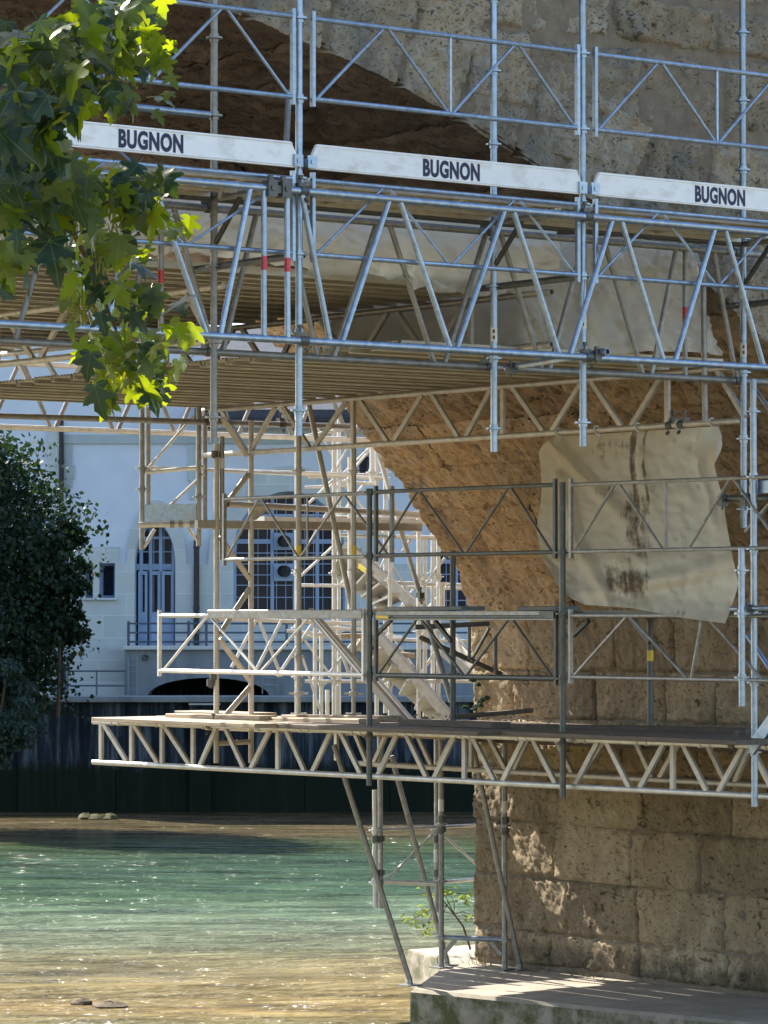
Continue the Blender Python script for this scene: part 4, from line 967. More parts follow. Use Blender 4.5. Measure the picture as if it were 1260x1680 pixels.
tube_thing('ledger_tube', 'thin lower cross rail running behind the pier edge', 'scaffold tube', U(722, 1447, d=33), U(779, 1443, d=33.5), 'alu', r=.018, group='cross rails between the legs')
tube_thing('brace_tube', 'thin brace between the hanging legs, rising towards the ledge corner leg', 'brace tube', U(634, 1444, d=32.6), U(716, 1362, d=32.9), 'alu', r=.012, group='thin braces between the legs')
tube_thing('brace_tube', 'thin brace falling from the ledge corner leg towards the pier edge', 'brace tube', U(728, 1370, d=33), U(779, 1416, d=33.4), 'alu', r=.012, group='thin braces between the legs')
t = thing('base_ledger', 'low horizontal tube with corner gussets joining the two legs on the concrete ledge', 'scaffold tube', pA + V3(0, 0, .28))
a, b_ = V3(pA.x, pA.y, FZ + .28), V3(pB.x, pB.y, FZ + .28)
obj('tube', MB().tube(a, b_, .025, 12), MT['galv'], t); u = (b_ - a).normalized()
obj('gusset', MB().beam(a + u * .03 - V3(0, 0, .14), a + u * .14 - V3(0, 0, .02), .02, .04), MT['galv_old'], t)
obj('gusset', MB().beam(b_ - u * .03 - V3(0, 0, .14), b_ - u * .14 - V3(0, 0, .02), .02, .04), MT['galv_old'], t)
for (p0, p1), ll in ((((548, 1222), (672, 1617)), 'raking prop from the cream girder down to the outer tip of the ledge'), (((642, 1240), (733, 1584)), 'raking prop from the deck down to the leg on the ledge corner'), (((776, 1225), (852, 1592)), 'dark raking prop in front of the pier wall, standing on the ledge')):
    f = U(*p1, z=FZ); f0 = U(*p0, x=f.x - .35)
    f0 = U(*p0, d=f.dot(FH) - .15)
    t = thing('raking_prop', ll, 'prop', f, group='raking props under the lower deck')
    obj('tube', MB().tube(f0, f + V3(0, 0, .05), R_T, 12), MT['galv_old'], t); foot_plate(t, f)
# scaffold bits at the right edge
RE = 'short tubes beside the tall upright'
tube_thing('stub_tube', 'short thick dark tube stub just below the small grey kick board', 'scaffold tube', U(1180, 818, x=17.9), U(1290, 817, x=17.9), 'galv_dark', r=.026, group=RE, clamps=(.1, .45))
tube_thing('stub_tube', 'pale short level tube beside the flared corner of the stained sheet', 'scaffold tube', U(1200, 999, x=17.72), U(1290, 997, x=17.72), 'galv', r=.022, group=RE, clamps=(.2, .35))
k = MB().beam(U(1232, 799, x=17.85), U(1300, 798, x=17.85), .03, .10); solo('kick_board', k, MT['galv'], 'small grey kick board beside the tall upright and the stained sheet', 'kick board', U(1232, 799, x=17.85))
tube_thing('brace_tube', 'pale brace falling from the tall upright, lower than the stained sheet', 'brace tube', U(1226, 1042, x=17.9), U(1275, 1115, x=17.9), 'galv', r=.02, group=RE)
tube_thing('brace_tube', 'brace rising from the tall upright towards the small kick board', 'brace tube', U(1224, 872, x=17.95), U(1275, 812, x=17.95), 'galv_old', r=.02, group=RE)
tube_thing('brace_tube', 'brace falling beside the top of the tall upright, above the kick board', 'brace tube', U(1240, 640, x=17.9), U(1275, 690, x=17.9), 'galv_old', r=.018, group=RE)
k = MB().beam(U(1232, 1230, x=17.75), U(1290, 1150, x=17.75), .03, .10); solo('slanted_board', k, MT['galv'], 'pale flat bar slanting up from the deck girder beside the tall upright', 'bar', U(1232, 1230, x=17.75))
# ------------------------------------------------------------------ stair tower beyond the arch
t = thing('stair_tower', 'sunlit scaffold stair tower beyond the arch with crossing flights and pale tubes', 'scaffold tower', U(640, 1175, d=35.5))
ups = [(487, 672, 1178, 35.2), (517, 1030, 1178, 35.4), (527, 1030, 1178, 36.6), (548, 690, 1176, 36.0), (556, 672, 1172, 37.0), (574, 750, 1000, 34.5), (610, 690, 795, 35.2), (618, 690, 1176, 36.8), (640, 860, 1180, 35.4), (632, 700, 1170, 38.0), (687, 850, 1182, 34.4), (697, 880, 1176, 35.8), (710, 870, 1172, 36.8), (719, 872, 1172, 35.0), (537, 1132, 1178, 34.6), (553, 1125, 1176, 35.2)]
for i, (px, y0, y1, d) in enumerate(ups):
    u_ = obj('upright', MB().tube(U(px, y0, d=d), U(px, y1, d=d), .022, 10), MT['alu'], t)
    for yy in (775, 858, 940, 1030, 1110):
        if y0 + 8 < yy < y1 - 8:
            k = MB(); rosette(k, U(px, yy + (i % 3) * 6, d=d)); obj('rosette', k, MT['alu'], u_)
leds = [(487, 718, 590, 700, 36), (487, 778, 640, 786, 35.3), (505, 783, 620, 778, 36.5), (500, 800, 585, 796, 37), (560, 790, 612, 794, 35), (545, 848, 690, 850, 36.5), (545, 840, 640, 842, 37.5), (560, 878, 730, 884, 36),
        (600, 955, 770, 960, 36), (620, 975, 660, 977, 37), (560, 961, 775, 966, 37.2), (540, 1030, 620, 1034, 35.5), (470, 1035, 560, 1044, 36.5), (600, 1048, 772, 1052, 37), (500, 1044, 660, 1046, 38), (500, 1118, 780, 1118, 36), (540, 1108, 620, 1110, 37.5), (490, 960, 560, 961, 35.6), (606, 1060, 645, 1058, 36), (690, 1118, 776, 1114, 36.4), (650, 880, 740, 882, 35.2)]
for a, c, b_, d_, d in leds: obj('ledger', MB().tube(U(a, c, d=d), U(b_, d_, d=d), .018, 8), MT['alu'], t)
brs = [(500, 832, 552, 782, 36), (556, 784, 600, 838, 36), (488, 950, 545, 898, 35.7), (560, 958, 600, 925, 36), (640, 985, 672, 955, 37), (500, 905, 560, 800, 37), (580, 770, 640, 700, 37.5), (540, 800, 606, 735, 36.5), (600, 840, 650, 905, 38), (620, 890, 690, 1005, 36), (540, 1105, 590, 1040, 36), (595, 1100, 640, 1045, 37), (630, 1132, 655, 1112, 36), (660, 1112, 700, 1150, 36), (700, 1092, 735, 1040, 37), (700, 955, 730, 915, 35), (660, 905, 690, 862, 36), (728, 905, 742, 885, 36), (560, 845, 600, 790, 36.2), (495, 1075, 530, 1178, 35.2)]
for a, c, b_, d_, d in brs: obj('brace', MB().tube(U(a, c, d=d), U(b_, d_, d=d), .0135, 8), MT['alu'], t)
brs += [(520, 700, 560, 775, 37.5), (590, 700, 545, 780, 36.8), (640, 900, 612, 955, 37), (500, 1050, 545, 1112, 36), (565, 1060, 610, 1112, 37), (600, 870, 640, 905, 36), (655, 1000, 690, 950, 37.5), (700, 1000, 735, 960, 37), (640, 1040, 680, 1095, 37.4), (690, 1105, 720, 1060, 36.5)]
for a, c, b_, d_, d in brs[-10:]: obj('brace', MB().tube(U(a, c, d=d), U(b_, d_, d=d), .0125, 8), MT['alu'], t)
brs2 = [(462, 1018, 420, 1100, 34.5), (420, 1018, 380, 1095, 34.2), (425, 1018, 462, 1110, 34.6), (515, 1020, 455, 1110, 35), (540, 1020, 575, 1110, 35)]
for a, c, b_, d_, d in brs2: obj('brace', MB().tube(U(a, c, d=d), U(b_, d_, d=d), .017, 8), MT['alu'], t)
obj('ledger', MB().tube(U(352, 1101, d=34.4), U(600, 1107, d=35.2), .02, 8), MT['alu'], t); obj('ledger', MB().tube(U(356, 1015, d=34.4), U(610, 1024, d=35.2), .02, 8), MT['alu'], t)
for n_, (a, c, b_, d_, d, e) in enumerate(((566, 893, 692, 1003, 36, 35.4), (552, 936, 650, 1010, 37, 36.5), (602, 1022, 742, 1182, 34.6, 34), (585, 1050, 735, 1195, 35.4, 35), (735, 1035, 782, 1098, 36.5, 36), (716, 1058, 778, 1112, 37.3, 37), (610, 1112, 672, 1186, 33.6, 33.2))):
    obj('stair_stringer', MB().beam(U(a, c, d=d), U(b_, d_, d=e), .05, .11), MT['dusty'], t)
for j in range(6):
    f = (j + .5) / 6
    obj('stair_tread', MB().beam(U(566 + 126 * f, 893 + 110 * f, d=36 - .6 * f), U(552 + 98 * f, 936 + 74 * f, d=37 - .5 * f), .22, .03), MT['dusty'], t)
    obj('stair_tread', MB().beam(U(602 + 140 * f, 1026 + 160 * f, d=34.6 - .6 * f), U(585 + 150 * f, 1054 + 145 * f, d=35.4 - .4 * f), .22, .03), MT['dusty'], t)
for a, c, b_, d_, d in ((548, 852, 694, 856, 35.8), (590, 1002, 690, 1004, 36.2), (600, 1068, 680, 1076, 35.4), (575, 1012, 608, 1013, 33.5), (560, 1044, 606, 1043, 33.6)):
    obj('landing_board', MB().beam(U(a, c, d=d), U(b_, d_, d=d), .5, .05), MT['wood'], t)
obj('yellow_sticker', MB().beam(U(588, 928, d=35.6), U(600, 937, d=35.5), .006, .05), MT['yellow'], t)
k = MB(); k.tube(U(725, 958, d=34.2), U(725, 1000, d=34.2), .03, 10); k.tube(U(725, 955, d=34.2), U(725, 961, d=34.2), .05, 10); obj('post_cap', k, MT['alu'], t)
# ------------------------------------------------------------------ far bank: quay, terrace, building
def frame(px, py, d):                            # local X (to the right), local Z at distance d
    p = U(px, py, d=d); return p.dot(RV), p.z
def bthing(name, label, cat, d, **kw): return thing(name, label, cat, FH * d, rotz=BG_ROT, **kw)
def G(X, dd, Z, d): return RV * X + FH * (d + dd) + V3(0, 0, Z)
def plate(outs, d, y0, thick, name, mat, parent):
    """a flat slab with holes facing the river: outs = outline then holes in (X, Z); y0 = its front, metres behind d"""
    cu = bpy.data.curves.new('outline', 'CURVE'); cu.dimensions = '2D'; cu.fill_mode = 'BOTH'; cu.extrude = thick / 2
    for o_ in outs:
        sp = cu.splines.new('POLY'); sp.points.add(len(o_) - 1); sp.use_cyclic_u = True
        for q, (a, b_) in zip(sp.points, o_): q.co = (a, b_, 0, 1)
    ob = bpy.data.objects.new('outline_source', cu); COL.objects.link(ob); bpy.context.view_layer.update()
    me = bpy.data.meshes.new_from_object(ob.evaluated_get(bpy.context.evaluated_depsgraph_get()))
    vs = [G(v.co.x, y0 + thick / 2 - v.co.z, v.co.y, d) for v in me.vertices]
    k = MB(); k.add(vs, [tuple(p.vertices) for p in me.polygons])
    bpy.data.objects.remove(ob); bpy.data.curves.remove(cu); bpy.data.meshes.remove(me)
    return obj(name, k, MT[mat], parent, angle=30)
def arch(x0, x1, z0, zs, zt, n=18):
    c = (x0 + x1) / 2; a = (x1 - x0) / 2
    return [(x0, z0), (x1, z0)] + [(c + a * math.cos(math.pi * k / n), zs + (zt - zs) * math.sin(math.pi * k / n)) for k in range(n + 1)]
def rect(x0, x1, z0, z1): return [(x0, z0), (x1, z0), (x1, z1), (x0, z1)]
BD = 68.0
fx = lambda px, d=BD: (px - 630) / FPX * d
fz = lambda py, d=BD: frame(630, py, d)[1]
bl = bthing('waterside_building', 'pale blue-white rendered building with arched windows and grey stone trim on the far bank', 'building', BD)
d_arch = arch(fx(221), fx(288), fz(1064), fz(925), fz(858)); w_arch = arch(fx(383), fx(566), fz(1003), fz(905), fz(806)); v_arch = arch(fx(716), fx(880), fz(1003), fz(925), fz(868))
sq = rect(fx(163), fx(189), fz(981), fz(924)); sq2 = rect(fx(140), fx(153), fz(981), fz(924))
plate([[(fx(-200), fz(1150)), (fx(200), fz(1150)), (fx(200), fz(1070)), (fx(900), fz(1070)), (fx(900), fz(690)), (fx(330), fz(690)), (fx(330), fz(560)), (fx(-200), fz(560))], d_arch, w_arch, v_arch, sq, sq2], BD, 0, .5, 'wall', 'plaster', bl)
# lower storey of pale ashlar, proud of the render
plate([[(fx(120), fz(1150)), (fx(199), fz(1150)), (fx(199), fz(1072)), (fx(900), fz(1072)), (fx(900), fz(925))] + [(fx(800 + 92 * math.cos(math.pi * k / 16)), fz(925) + (fz(796) - fz(925)) * math.sin(math.pi * k / 16)) for k in range(17)] + [(fx(706), fz(925))]
       + [(fx(640), fz(925))] + [(fx(475 + 132 * math.cos(math.pi * k / 16)), fz(905) + (fz(764) - fz(905)) * math.sin(math.pi * k / 16)) for k in range(17)] + [(fx(342), fz(926)), (fx(307), fz(926))]
       + [(fx(257 + 49 * math.cos(math.pi * k / 16)), fz(925) + (fz(820) - fz(925)) * math.sin(math.pi * k / 16)) for k in range(17)] + [(fx(207), fz(927)), (fx(195), fz(927)), (fx(195), fz(897)), (fx(120), fz(897))], d_arch, w_arch, v_arch, sq, sq2], BD, -.06, .058, 'ashlar_facing', 'ashlar', bl)
# arch reveals read darker in stone: soffit rings
for (cxp, hw, zs, zt, nm) in ((257, 40, 925, 845, 0), (475, 112, 905, 792, 0), (798, 92, 925, 855, 0)): pass
plate([rect(fx(104), fx(500), fz(728), fz(713)), ], BD, -.05, .048, 'trim_band', 'trim', bl)
plate([[(fx(105), fz(800)), (fx(118), fz(800)), (fx(118), fz(785)), (fx(122), fz(785)), (fx(122), fz(763)), (fx(118), fz(763)), (fx(118), fz(729)), (fx(105), fz(729))]], BD, -.05, .048, 'quoin_strip', 'trim', bl)
plate([[(fx(312), fz(820)), (fx(318), fz(820)), (fx(318), fz(729)), (fx(308), fz(729)), (fx(308), fz(788)), (fx(312), fz(788))]], BD, -.05, .048, 'quoin_strip', 'trim', bl)
plate([rect(fx(79), fx(97), fz(1150), fz(700))], BD, -.09, .088, 'pilaster', 'ashlar', bl)
for px in (101, 323):
    k = MB(); k.tube(G(fx(px), -.12, fz(690 if px < 200 else 885), BD), G(fx(px), -.12, fz(1150 if px < 200 else 1062), BD), .045 if px < 200 else .055, 10)
    for py in (760, 900, 1000):
        if px < 200 or py > 890: k.tube(G(fx(px), -.12, fz(py), BD), G(fx(px), -.12, fz(py - 5), BD), .062, 10)
    obj('downpipe', k, MT['iron'], bl)
k = MB(); a, b_ = -.7, .7
k.add([G(fx(322), -.7, fz(694), BD), G(fx(900), -.7, fz(694), BD), G(fx(900), 4, fz(660) + 1.6, BD), G(fx(322), 4, fz(660) + 1.6, BD), G(fx(322), -.7, fz(694) + .22, BD), G(fx(900), -.7, fz(694) + .22, BD), G(fx(900), 4, fz(660) + 1.8, BD), G(fx(322), 4, fz(660) + 1.8, BD)], [(0, 1, 2, 3), (7, 6, 5, 4), (0, 4, 5, 1), (3, 2, 6, 7), (0, 3, 7, 4), (1, 5, 6, 2)])
rf = obj('roof', k, MT['roof'], bl)
k = MB(); k.beam(G(fx(322), -.74, fz(692), BD), G(fx(900), -.74, fz(692), BD), .12, .10); obj('gutter', k, MT['iron'], rf)
obj('eaves_board', MB().beam(G(fx(322), -.3, fz(699), BD), G(fx(900), -.3, fz(699), BD), .5, .10), MT['white'], bl)
def window(o_arch, x0, x1, z0, z1, cols, rows, thick_cols, nm, y=.18, door=False, zs=None):
    w = plate([o_arch], BD, y + .10, .01, nm, 'glasspane', bl)
    inner = [((px - (x0 + x1) / 2) * .955 + (x0 + x1) / 2, (pz - z0) * .97 + z0 + .03) for px, pz in o_arch]
    plate([o_arch, inner], BD, y, .09, 'frame', 'winframe', w)
    def inside(x, z):
        c, a = (x0 + x1) / 2, (x1 - x0) / 2
        if z < zs: return True
        return ((x - c) / a) ** 2 + ((z - zs) / (z1 - zs)) ** 2 < .97
    def top(x):
        c, a = (x0 + x1) / 2, (x1 - x0) / 2; q = max(0, 1 - ((x - c) / a) ** 2); return zs + (z1 - zs) * math.sqrt(q) - .03
    def half(z):
        if z <= zs: return (x1 - x0) / 2
        return (x1 - x0) / 2 * math.sqrt(max(0, 1 - ((z - zs) / (z1 - zs)) ** 2))
    for f in cols:
        x = x0 + (x1 - x0) * f; wd = .07 if f in thick_cols else .013
        obj('mullion', MB().beam(G(x, y + .05, z0 + .03, BD), G(x, y + .05, top(x), BD), wd, .06 if wd > .05 else .03, up=FH), MT['winframe'], w)
    for zf, wd in rows:
        z = fz(zf); h = half(z) - .02; c = (x0 + x1) / 2
        obj('glazing_bar', MB().beam(G(c - h, y + .045, z, BD), G(c + h, y + .045, z, BD), .03, wd), MT['winframe'], w)
    return w
wn = window(w_arch, fx(383), fx(566), fz(1003), fz(806), [.05 + .0833 * k for k in range(1, 11)] + [.16, .345, .545, .75], [(888, .09), (925, .02), (845, .05), (960, .02), (907, .02), (980, .02), (827, .02), (866, .02), (943, .02)], (.16, .345, .545, .75), 'arched_window', zs=fz(905))
window(v_arch, fx(716), fx(880), fz(1003), fz(868), [.1, .2, .3, .4, .5, .6, .7], [(921, .08), (942, .02), (962, .02), (985, .02), (900, .02)], (.2, .4), 'arched_window', zs=fz(925))
dw = window(d_arch, fx(221), fx(288), fz(1064), fz(858), [.14, .37, .45, .62, .70, .93], [(930, .12), (905, .02), (882, .05)], (.37, .62, .14, .93), 'arched_door', zs=fz(925))
for (a, b_) in ((226, 241), (245, 262), (265, 284)):
    f = plate([rect(fx(a), fx(b_), fz(1062), fz(937)), rect(fx(a) + .05, fx(b_) - .05, fz(1004), fz(943))], BD, .15, .06, 'door_leaf', 'winframe', dw)
    plate([rect(fx(a) + .04, fx(b_) - .04, fz(1056), fz(1012))], BD, .143, .005, 'lower_panel', 'winframe', dw)
for (s_, nm) in ((sq, 0), (sq2, 0)):
    w = plate([s_], BD, .35, .01, 'small_window', 'glasspane', bl)
    x0, x1, z0, z1 = s_[0][0], s_[1][0], s_[0][1], s_[2][1]
    plate([s_, rect(x0 + .05, x1 - .05, z0 + .05, z1 - .05), ], BD, .30, .045, 'frame', 'winframe', w)
    obj('sill', MB().beam(G(x0 - .04, -.08, z0 - .02, BD), G(x1 + .04, -.08, z0 - .02, BD), .14, .04), MT['ashlar'], w)
for (y0, y1, yc) in ((874, 902, 888), (925, 953, 937)):
    p = plate([rect(fx(449), fx(486), fz(y1), fz(y0))], BD, .14, .03, 'vent_panel', 'winframe', wn)
    k = MB(); c = G(fx(468), .13, fz(yc), BD); k.tube(c, c - FH * .16 - RV * .05, .112, 18, hollow=True); obj('vent_pipe', k, MT['black'], wn)
lm = bthing('wall_lantern', 'small black wall lantern on a bracket beside the arch edge', 'lantern', BD)
k = MB(); c = G(fx(597), -.32, fz(765), BD)
k.tube(c + V3(0, 0, .12), c + V3(0, 0, -.14), .10, 6, r2=.065); obj('glass_body', k, MT['glasspane'], lm)
k = MB(); k.tube(c + V3(0, 0, .12), c + V3(0, 0, .24), .13, 6, r2=.02); k.tube(c + V3(0, 0, .24), c + V3(0, 0, .30), .012, 6); obj('cap', k, MT['iron'], lm); obj('finial', MB().tube(c - V3(0, 0, .20), c - V3(0, 0, .14), .02, 6, r2=.07), MT['iron'], lm)
for j in range(6):
    an = j * math.pi / 3; u = RV * math.cos(an) + FH * math.sin(an)
    obj('glazing_rib', MB().tube(c + u * .103 + V3(0, 0, .12), c + u * .068 - V3(0, 0, .14), .009, 5), MT['iron'], lm)
obj('bracket', MB().path([c + V3(0, 0, .26), c + V3(0, 0, .30) + RV * .05, c + RV * .12 + V3(0, 0, .26), c + RV * .12 + FH * .28 + V3(0, 0, .2), c + RV * .12 + FH * .31 + V3(0, 0, .05)], .014, 6), MT['iron'], lm)
obj('wall_plate', MB().beam(c + RV * .12 + FH * .30 + V3(0, 0, .26), c + RV * .12 + FH * .30 - V3(0, 0, .02), .05, .03), MT['iron'], lm)
# terrace with culvert arch
TD = 66.6
tx = lambda px: fx(px, TD); tz = lambda py: fz(py, TD)
tr = bthing('terrace_wall', 'damp concrete terrace wall with a low dark culvert arch below the railing', 'wall', TD)
cul = [(tx(235), tz(1143))] + [(tx(342 - 100 * math.cos(math.pi * k / 20)), tz(1143) + (tz(1112) - tz(1143)) * math.sin(math.pi * k / 20)) for k in range(21)] + [(tx(448), tz(1143))]
plate([[(tx(205), tz(1150))] + [(tx(205), tz(1066)), (tx(905), tz(1066)), (tx(905), tz(1150)), (tx(448), tz(1150))] + list(reversed(cul)) + [(tx(235), tz(1150))]], TD, 0, 1.1, 'wall_face', 'terrace', tr)
k = MB(); cv = [(tx(235), tz(1150))] + cul + [(tx(448), tz(1150))]; nn_ = len(cv)
k.add([G(x, 1.05, z, TD) for x, z in cv] + [G(x, 2.6, z, TD) for x, z in cv], [(i, i + 1, nn_ + i + 1, nn_ + i) for i in range(nn_ - 1)] + [tuple(range(nn_, 2 * nn_)), (0, nn_, 2 * nn_ - 1, nn_ - 1)]); obj('culvert_vault', k, MT['quay'], tr)
obj('coping', MB().beam(G(tx(203), .55, tz(1063), TD), G(tx(905), .55, tz(1063), TD), 1.3, .07), MT['ashlar'], tr)
obj('outlet_pipe', MB().tube(G(tx(239), -.05, tz(1079), TD), G(tx(239), .1, tz(1079), TD), .055, 14, hollow=True), MT['iron'], tr)
plate([rect(tx(110), tx(205), tz(1150), tz(1066))], TD, .4, .5, 'lower_wall', 'ashlar', tr)
rl_ = bthing('terrace_railing', 'dark blue-grey tube railing along the terrace before the arched door', 'railing', TD)
for py in (1023, 1038, 1053): obj('rail', MB().tube(G(tx(208), .15, tz(py), TD), G(tx(905), .15, tz(py), TD), .018, 8), MT['bluegrey_paint'], rl_)
for px in (210, 309, 338, 470, 600, 740): obj('post', MB().beam(G(tx(px), .15, tz(1066), TD), G(tx(px), .15, tz(1019), TD), .05, .05, up=FH), MT['bluegrey_paint'], rl_)
r2 = bthing('lower_railing', 'thin pale railing on the quay beside the terrace ladder', 'railing', 65.8)
lx_ = lambda px: fx(px, 65.8); lz_ = lambda py: fz(py, 65.8)
for py in (1101, 1125): obj('rail', MB().tube(G(lx_(112), 0, lz_(py), 65.8), G(lx_(208), 0, lz_(py), 65.8), .016, 6), MT['bluegrey_paint'], r2)
for px in (112, 159, 206): obj('post', MB().tube(G(lx_(px), 0, lz_(1146), 65.8), G(lx_(px), 0, lz_(1099), 65.8), .018, 6), MT['bluegrey_paint'], r2)
ld = bthing('wall_ladder', 'small iron ladder fixed to the terrace wall beside the outlet pipe', 'ladder', TD - .12)
for px in (212, 226): obj('stile', MB().tube(G(tx(px), 0, tz(1140), TD - .12), G(tx(px), 0, tz(1078), TD - .12), .016, 6), MT['terrace'], ld)
for py in range(1082, 1140, 10): obj('rung', MB().tube(G(tx(212), 0, tz(py), TD - .12), G(tx(226), 0, tz(py), TD - .12), .012, 6), MT['terrace'], ld)
r3 = bthing('grab_rail', 'short rungs on the terrace wall above the end of the culvert arch', 'ladder', TD - .12)
for py in (1100, 1112, 1124): obj('rung', MB().tube(G(tx(430), 0, tz(py), TD - .12), G(tx(458), 0, tz(py), TD - .12), .013, 6), MT['terrace'], r3)
for px in (431, 457): obj('stile', MB().tube(G(tx(px), 0, tz(1138), TD - .12), G(tx(px), 0, tz(1096), TD - .12), .013, 6), MT['terrace'], r3)
qx = lambda px: fx(px, DZ); qz = lambda py: fz(py, DZ)
qw = bthing('quay_wall', 'tall dark streaked concrete quay wall rising from the river', 'wall', DZ)
random.seed(2); edges = [-400, -150, 30, 93, 190, 312, 348, 500, 640, 800, 980]
for a, b_ in zip(edges[:-1], edges[1:]):
    off = -.14 if (a, b_) == (312, 348) else random.uniform(-.02, .02)
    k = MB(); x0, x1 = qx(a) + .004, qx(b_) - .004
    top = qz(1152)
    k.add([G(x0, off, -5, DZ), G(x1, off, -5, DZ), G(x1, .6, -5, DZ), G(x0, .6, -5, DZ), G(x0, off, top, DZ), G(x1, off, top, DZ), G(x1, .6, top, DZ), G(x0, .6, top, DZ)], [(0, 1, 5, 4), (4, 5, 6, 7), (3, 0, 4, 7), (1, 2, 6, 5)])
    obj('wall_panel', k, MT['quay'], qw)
obj('coping', MB().beam(G(qx(-400), .25, qz(1147), DZ), G(qx(980), .25, qz(1147), DZ), .85, .11), MT['terrace'], qw)
obj('back_fill', MB().beam(G(qx(-400), .55, -3.2, DZ), G(qx(980), .55, -3.2, DZ), .2, 3.2), MT['quay'], qw)
obj('drain_lip', MB().beam(G(qx(311), -.08, qz(1155), DZ), G(qx(362), -.08, qz(1155), DZ), .2, .03), MT['ashlar'], qw)
# ------------------------------------------------------------------ trees on the far bank
def crown(parent, cen, rad, n, size, mat, seed, name='crown', clumps=60, droop=.35):
    r = np.random.default_rng(seed)
    d = r.standard_normal((clumps, 3)); d /= np.linalg.norm(d, axis=1)[:, None]
    cc = np.array(cen) + d * np.array(rad) * (r.uniform(.45, 1.0, clumps) ** .6)[:, None]
    cs = r.uniform(.22, .42, clumps) * min(rad)
    k = r.integers(0, clumps, n); off = np.clip(r.standard_normal((n, 3)), -1.35, 1.35) * cs[k][:, None] * np.array([.7, .7, .4])
    P = cc[k] + off; P[:, 2] -= droop * np.linalg.norm(off[:, :2], axis=1) * .8
    a = r.standard_normal((n, 3)); a[:, 2] -= .7; a /= np.linalg.norm(a, axis=1)[:, None]
    b = r.standard_normal((n, 3)); b -= a * np.sum(a * b, 1)[:, None]; b /= np.linalg.norm(b, axis=1)[:, None]
    s = size * r.uniform(.6, 1.25, n)[:, None]; a *= s; b *= s * .42
    nn = np.cross(a, b); nn /= np.linalg.norm(nn, axis=1)[:, None]
    V = np.stack([P - a * .5, P + b, P + a * .55 - nn * s * .12, P - b], 1).reshape(-1, 3)
    F = np.arange(4 * n).reshape(n, 4)
    return npmesh(name, V, F, MT[mat], parent, sm=False)
tc = U(-62, 930, d=60); base = U(-62, 1160, d=60)
tr1 = thing('linden_tree', 'dense dark green tree in shade on the far bank beside the pale building', 'tree', (base.x, base.y, -1.6), group=None)
top = U(-62, 650, d=60)
crown(tr1, tc, (1.72, 1.9, 2.7), 60000, .095, 'farleaf', 5, clumps=230, droop=.6)
k = MB(); bp = V3(base.x, base.y, -1.7); k.path([bp, bp + V3(.05, 0, 1.5), bp + V3(0, .05, 3.2), bp + V3(.02, 0, 5.0)], [.17, .14, .09, .03], 10); trk = obj('trunk', k, MT['bark'], tr1)
k = MB(); rb_ = random.Random(3)
for j in range(16):
    s = bp + V3(0, 0, 1.0 + j * .25); an = rb_.uniform(0, 6.28); L = rb_.uniform(1.0, 1.8) * (1 - j / 26)
    k = MB(); k.path([s, s + V3(math.cos(an) * L * .5, math.sin(an) * L * .5, .25), s + V3(math.cos(an) * L, math.sin(an) * L, .25)], [.045, .03, .012], 6); obj('limb', k, MT['bark'], trk)
pb_ = U(148, 880, d=59.5); sp = thing('young_tree', 'low ragged young tree between the dark tree and the small recessed window', 'tree', (U(95, 1150, d=59.6).x, U(95, 1150, d=59.6).y, -1.6))
for (px, py, n, rr, sd) in ((105, 950, 5200, 1.0, 8), ):
    crown(sp, U(px - 10, py + 10, d=59.8), (.42, .7, 1.35), n, .095, 'farleaf', sd, clumps=40, droop=.7)
q0 = U(95, 1150, d=59.6); k = MB(); k.path([V3(q0.x, q0.y, -1.7), U(98, 1040, d=59.7), U(108, 880, d=59.8)], [.035, .025, .01], 8); obj('trunk', k, MT['bark'], sp)
bb = U(2, 1165, d=58); bu = thing('blue_green_bush', 'blue-green bush leaning over the quay below the dark tree', 'bush', (bb.x, bb.y, -3.0))
crown(bu, bb, (.55, .55, .95), 4200, .085, 'bluebush', 12, name='foliage', clumps=40)
k = MB(); k.path([V3(bb.x, bb.y + .2, -3.0), bb, bb + V3(.1, 0, .6)], [.04, .03, .01], 6); obj('stem', k, MT['bark'], bu)
# ------------------------------------------------------------------ rock, plants on the ledge
rk = U(160, 1344, z=WZ); ro = MB(); rr = random.Random(8)
def blob(mb, c, rx, ry, rz, seed, n=9, m_=7):
    r_ = random.Random(seed); vs = []; fs = []
    for i in range(m_ + 1):
        th = math.pi * i / m_
        for j in range(n):
            ph = 2 * math.pi * j / n; q = 1 + r_.uniform(-.22, .22)
            vs.append(Vector(c) + RV * (rx * q * math.sin(th) * math.cos(ph)) + FH * (ry * q * math.sin(th) * math.sin(ph)) + V3(0, 0, rz * q * math.cos(th)))
    for i in range(m_):
        for j in range(n): fs.append((i * n + j, i * n + (j + 1) % n, (i + 1) * n + (j + 1) % n, (i + 1) * n + j))
    mb.add(vs, fs)
blob(ro, rk, .28, .25, .09, 1); blob(ro, rk + RV * .22, .16, .2, .10, 2); blob(ro, rk - RV * .22 + V3(0, 0, .02), .12, .2, .09, 3)
solo('river_rock', ro, stone_mat('mossy_rock', [(.06, .05, .03), (.12, .10, .05), (.16, .15, .06), (.08, .09, .03)], (.03, .025, .015)), 'low mossy rock breaking the water near the far quay', 'rock', rk)
for (px, py, s, sd, ll) in ((180, 1652, .16, 5, 'larger flat wet stone just above the surface in the near shallows'), (135, 1648, .10, 6, 'smaller wet stone beside a larger flat one in the near shallows')):
    c = U(px, py, z=WZ); ro = MB(); blob(ro, c, s, s * .8, .05, sd); solo('wet_stone', ro, MT['stone_pier'], ll, 'stone', c)
sh = U(772, 1560, z=FZ); st_ = thing('ledge_shrub', 'spindly young shrub with pale leaves growing beside the pier corner', 'shrub', sh)
pts = [(772, 1558), (760, 1520), (745, 1500), (733, 1485), (722, 1470)]; ctr = sh.dot(FH)
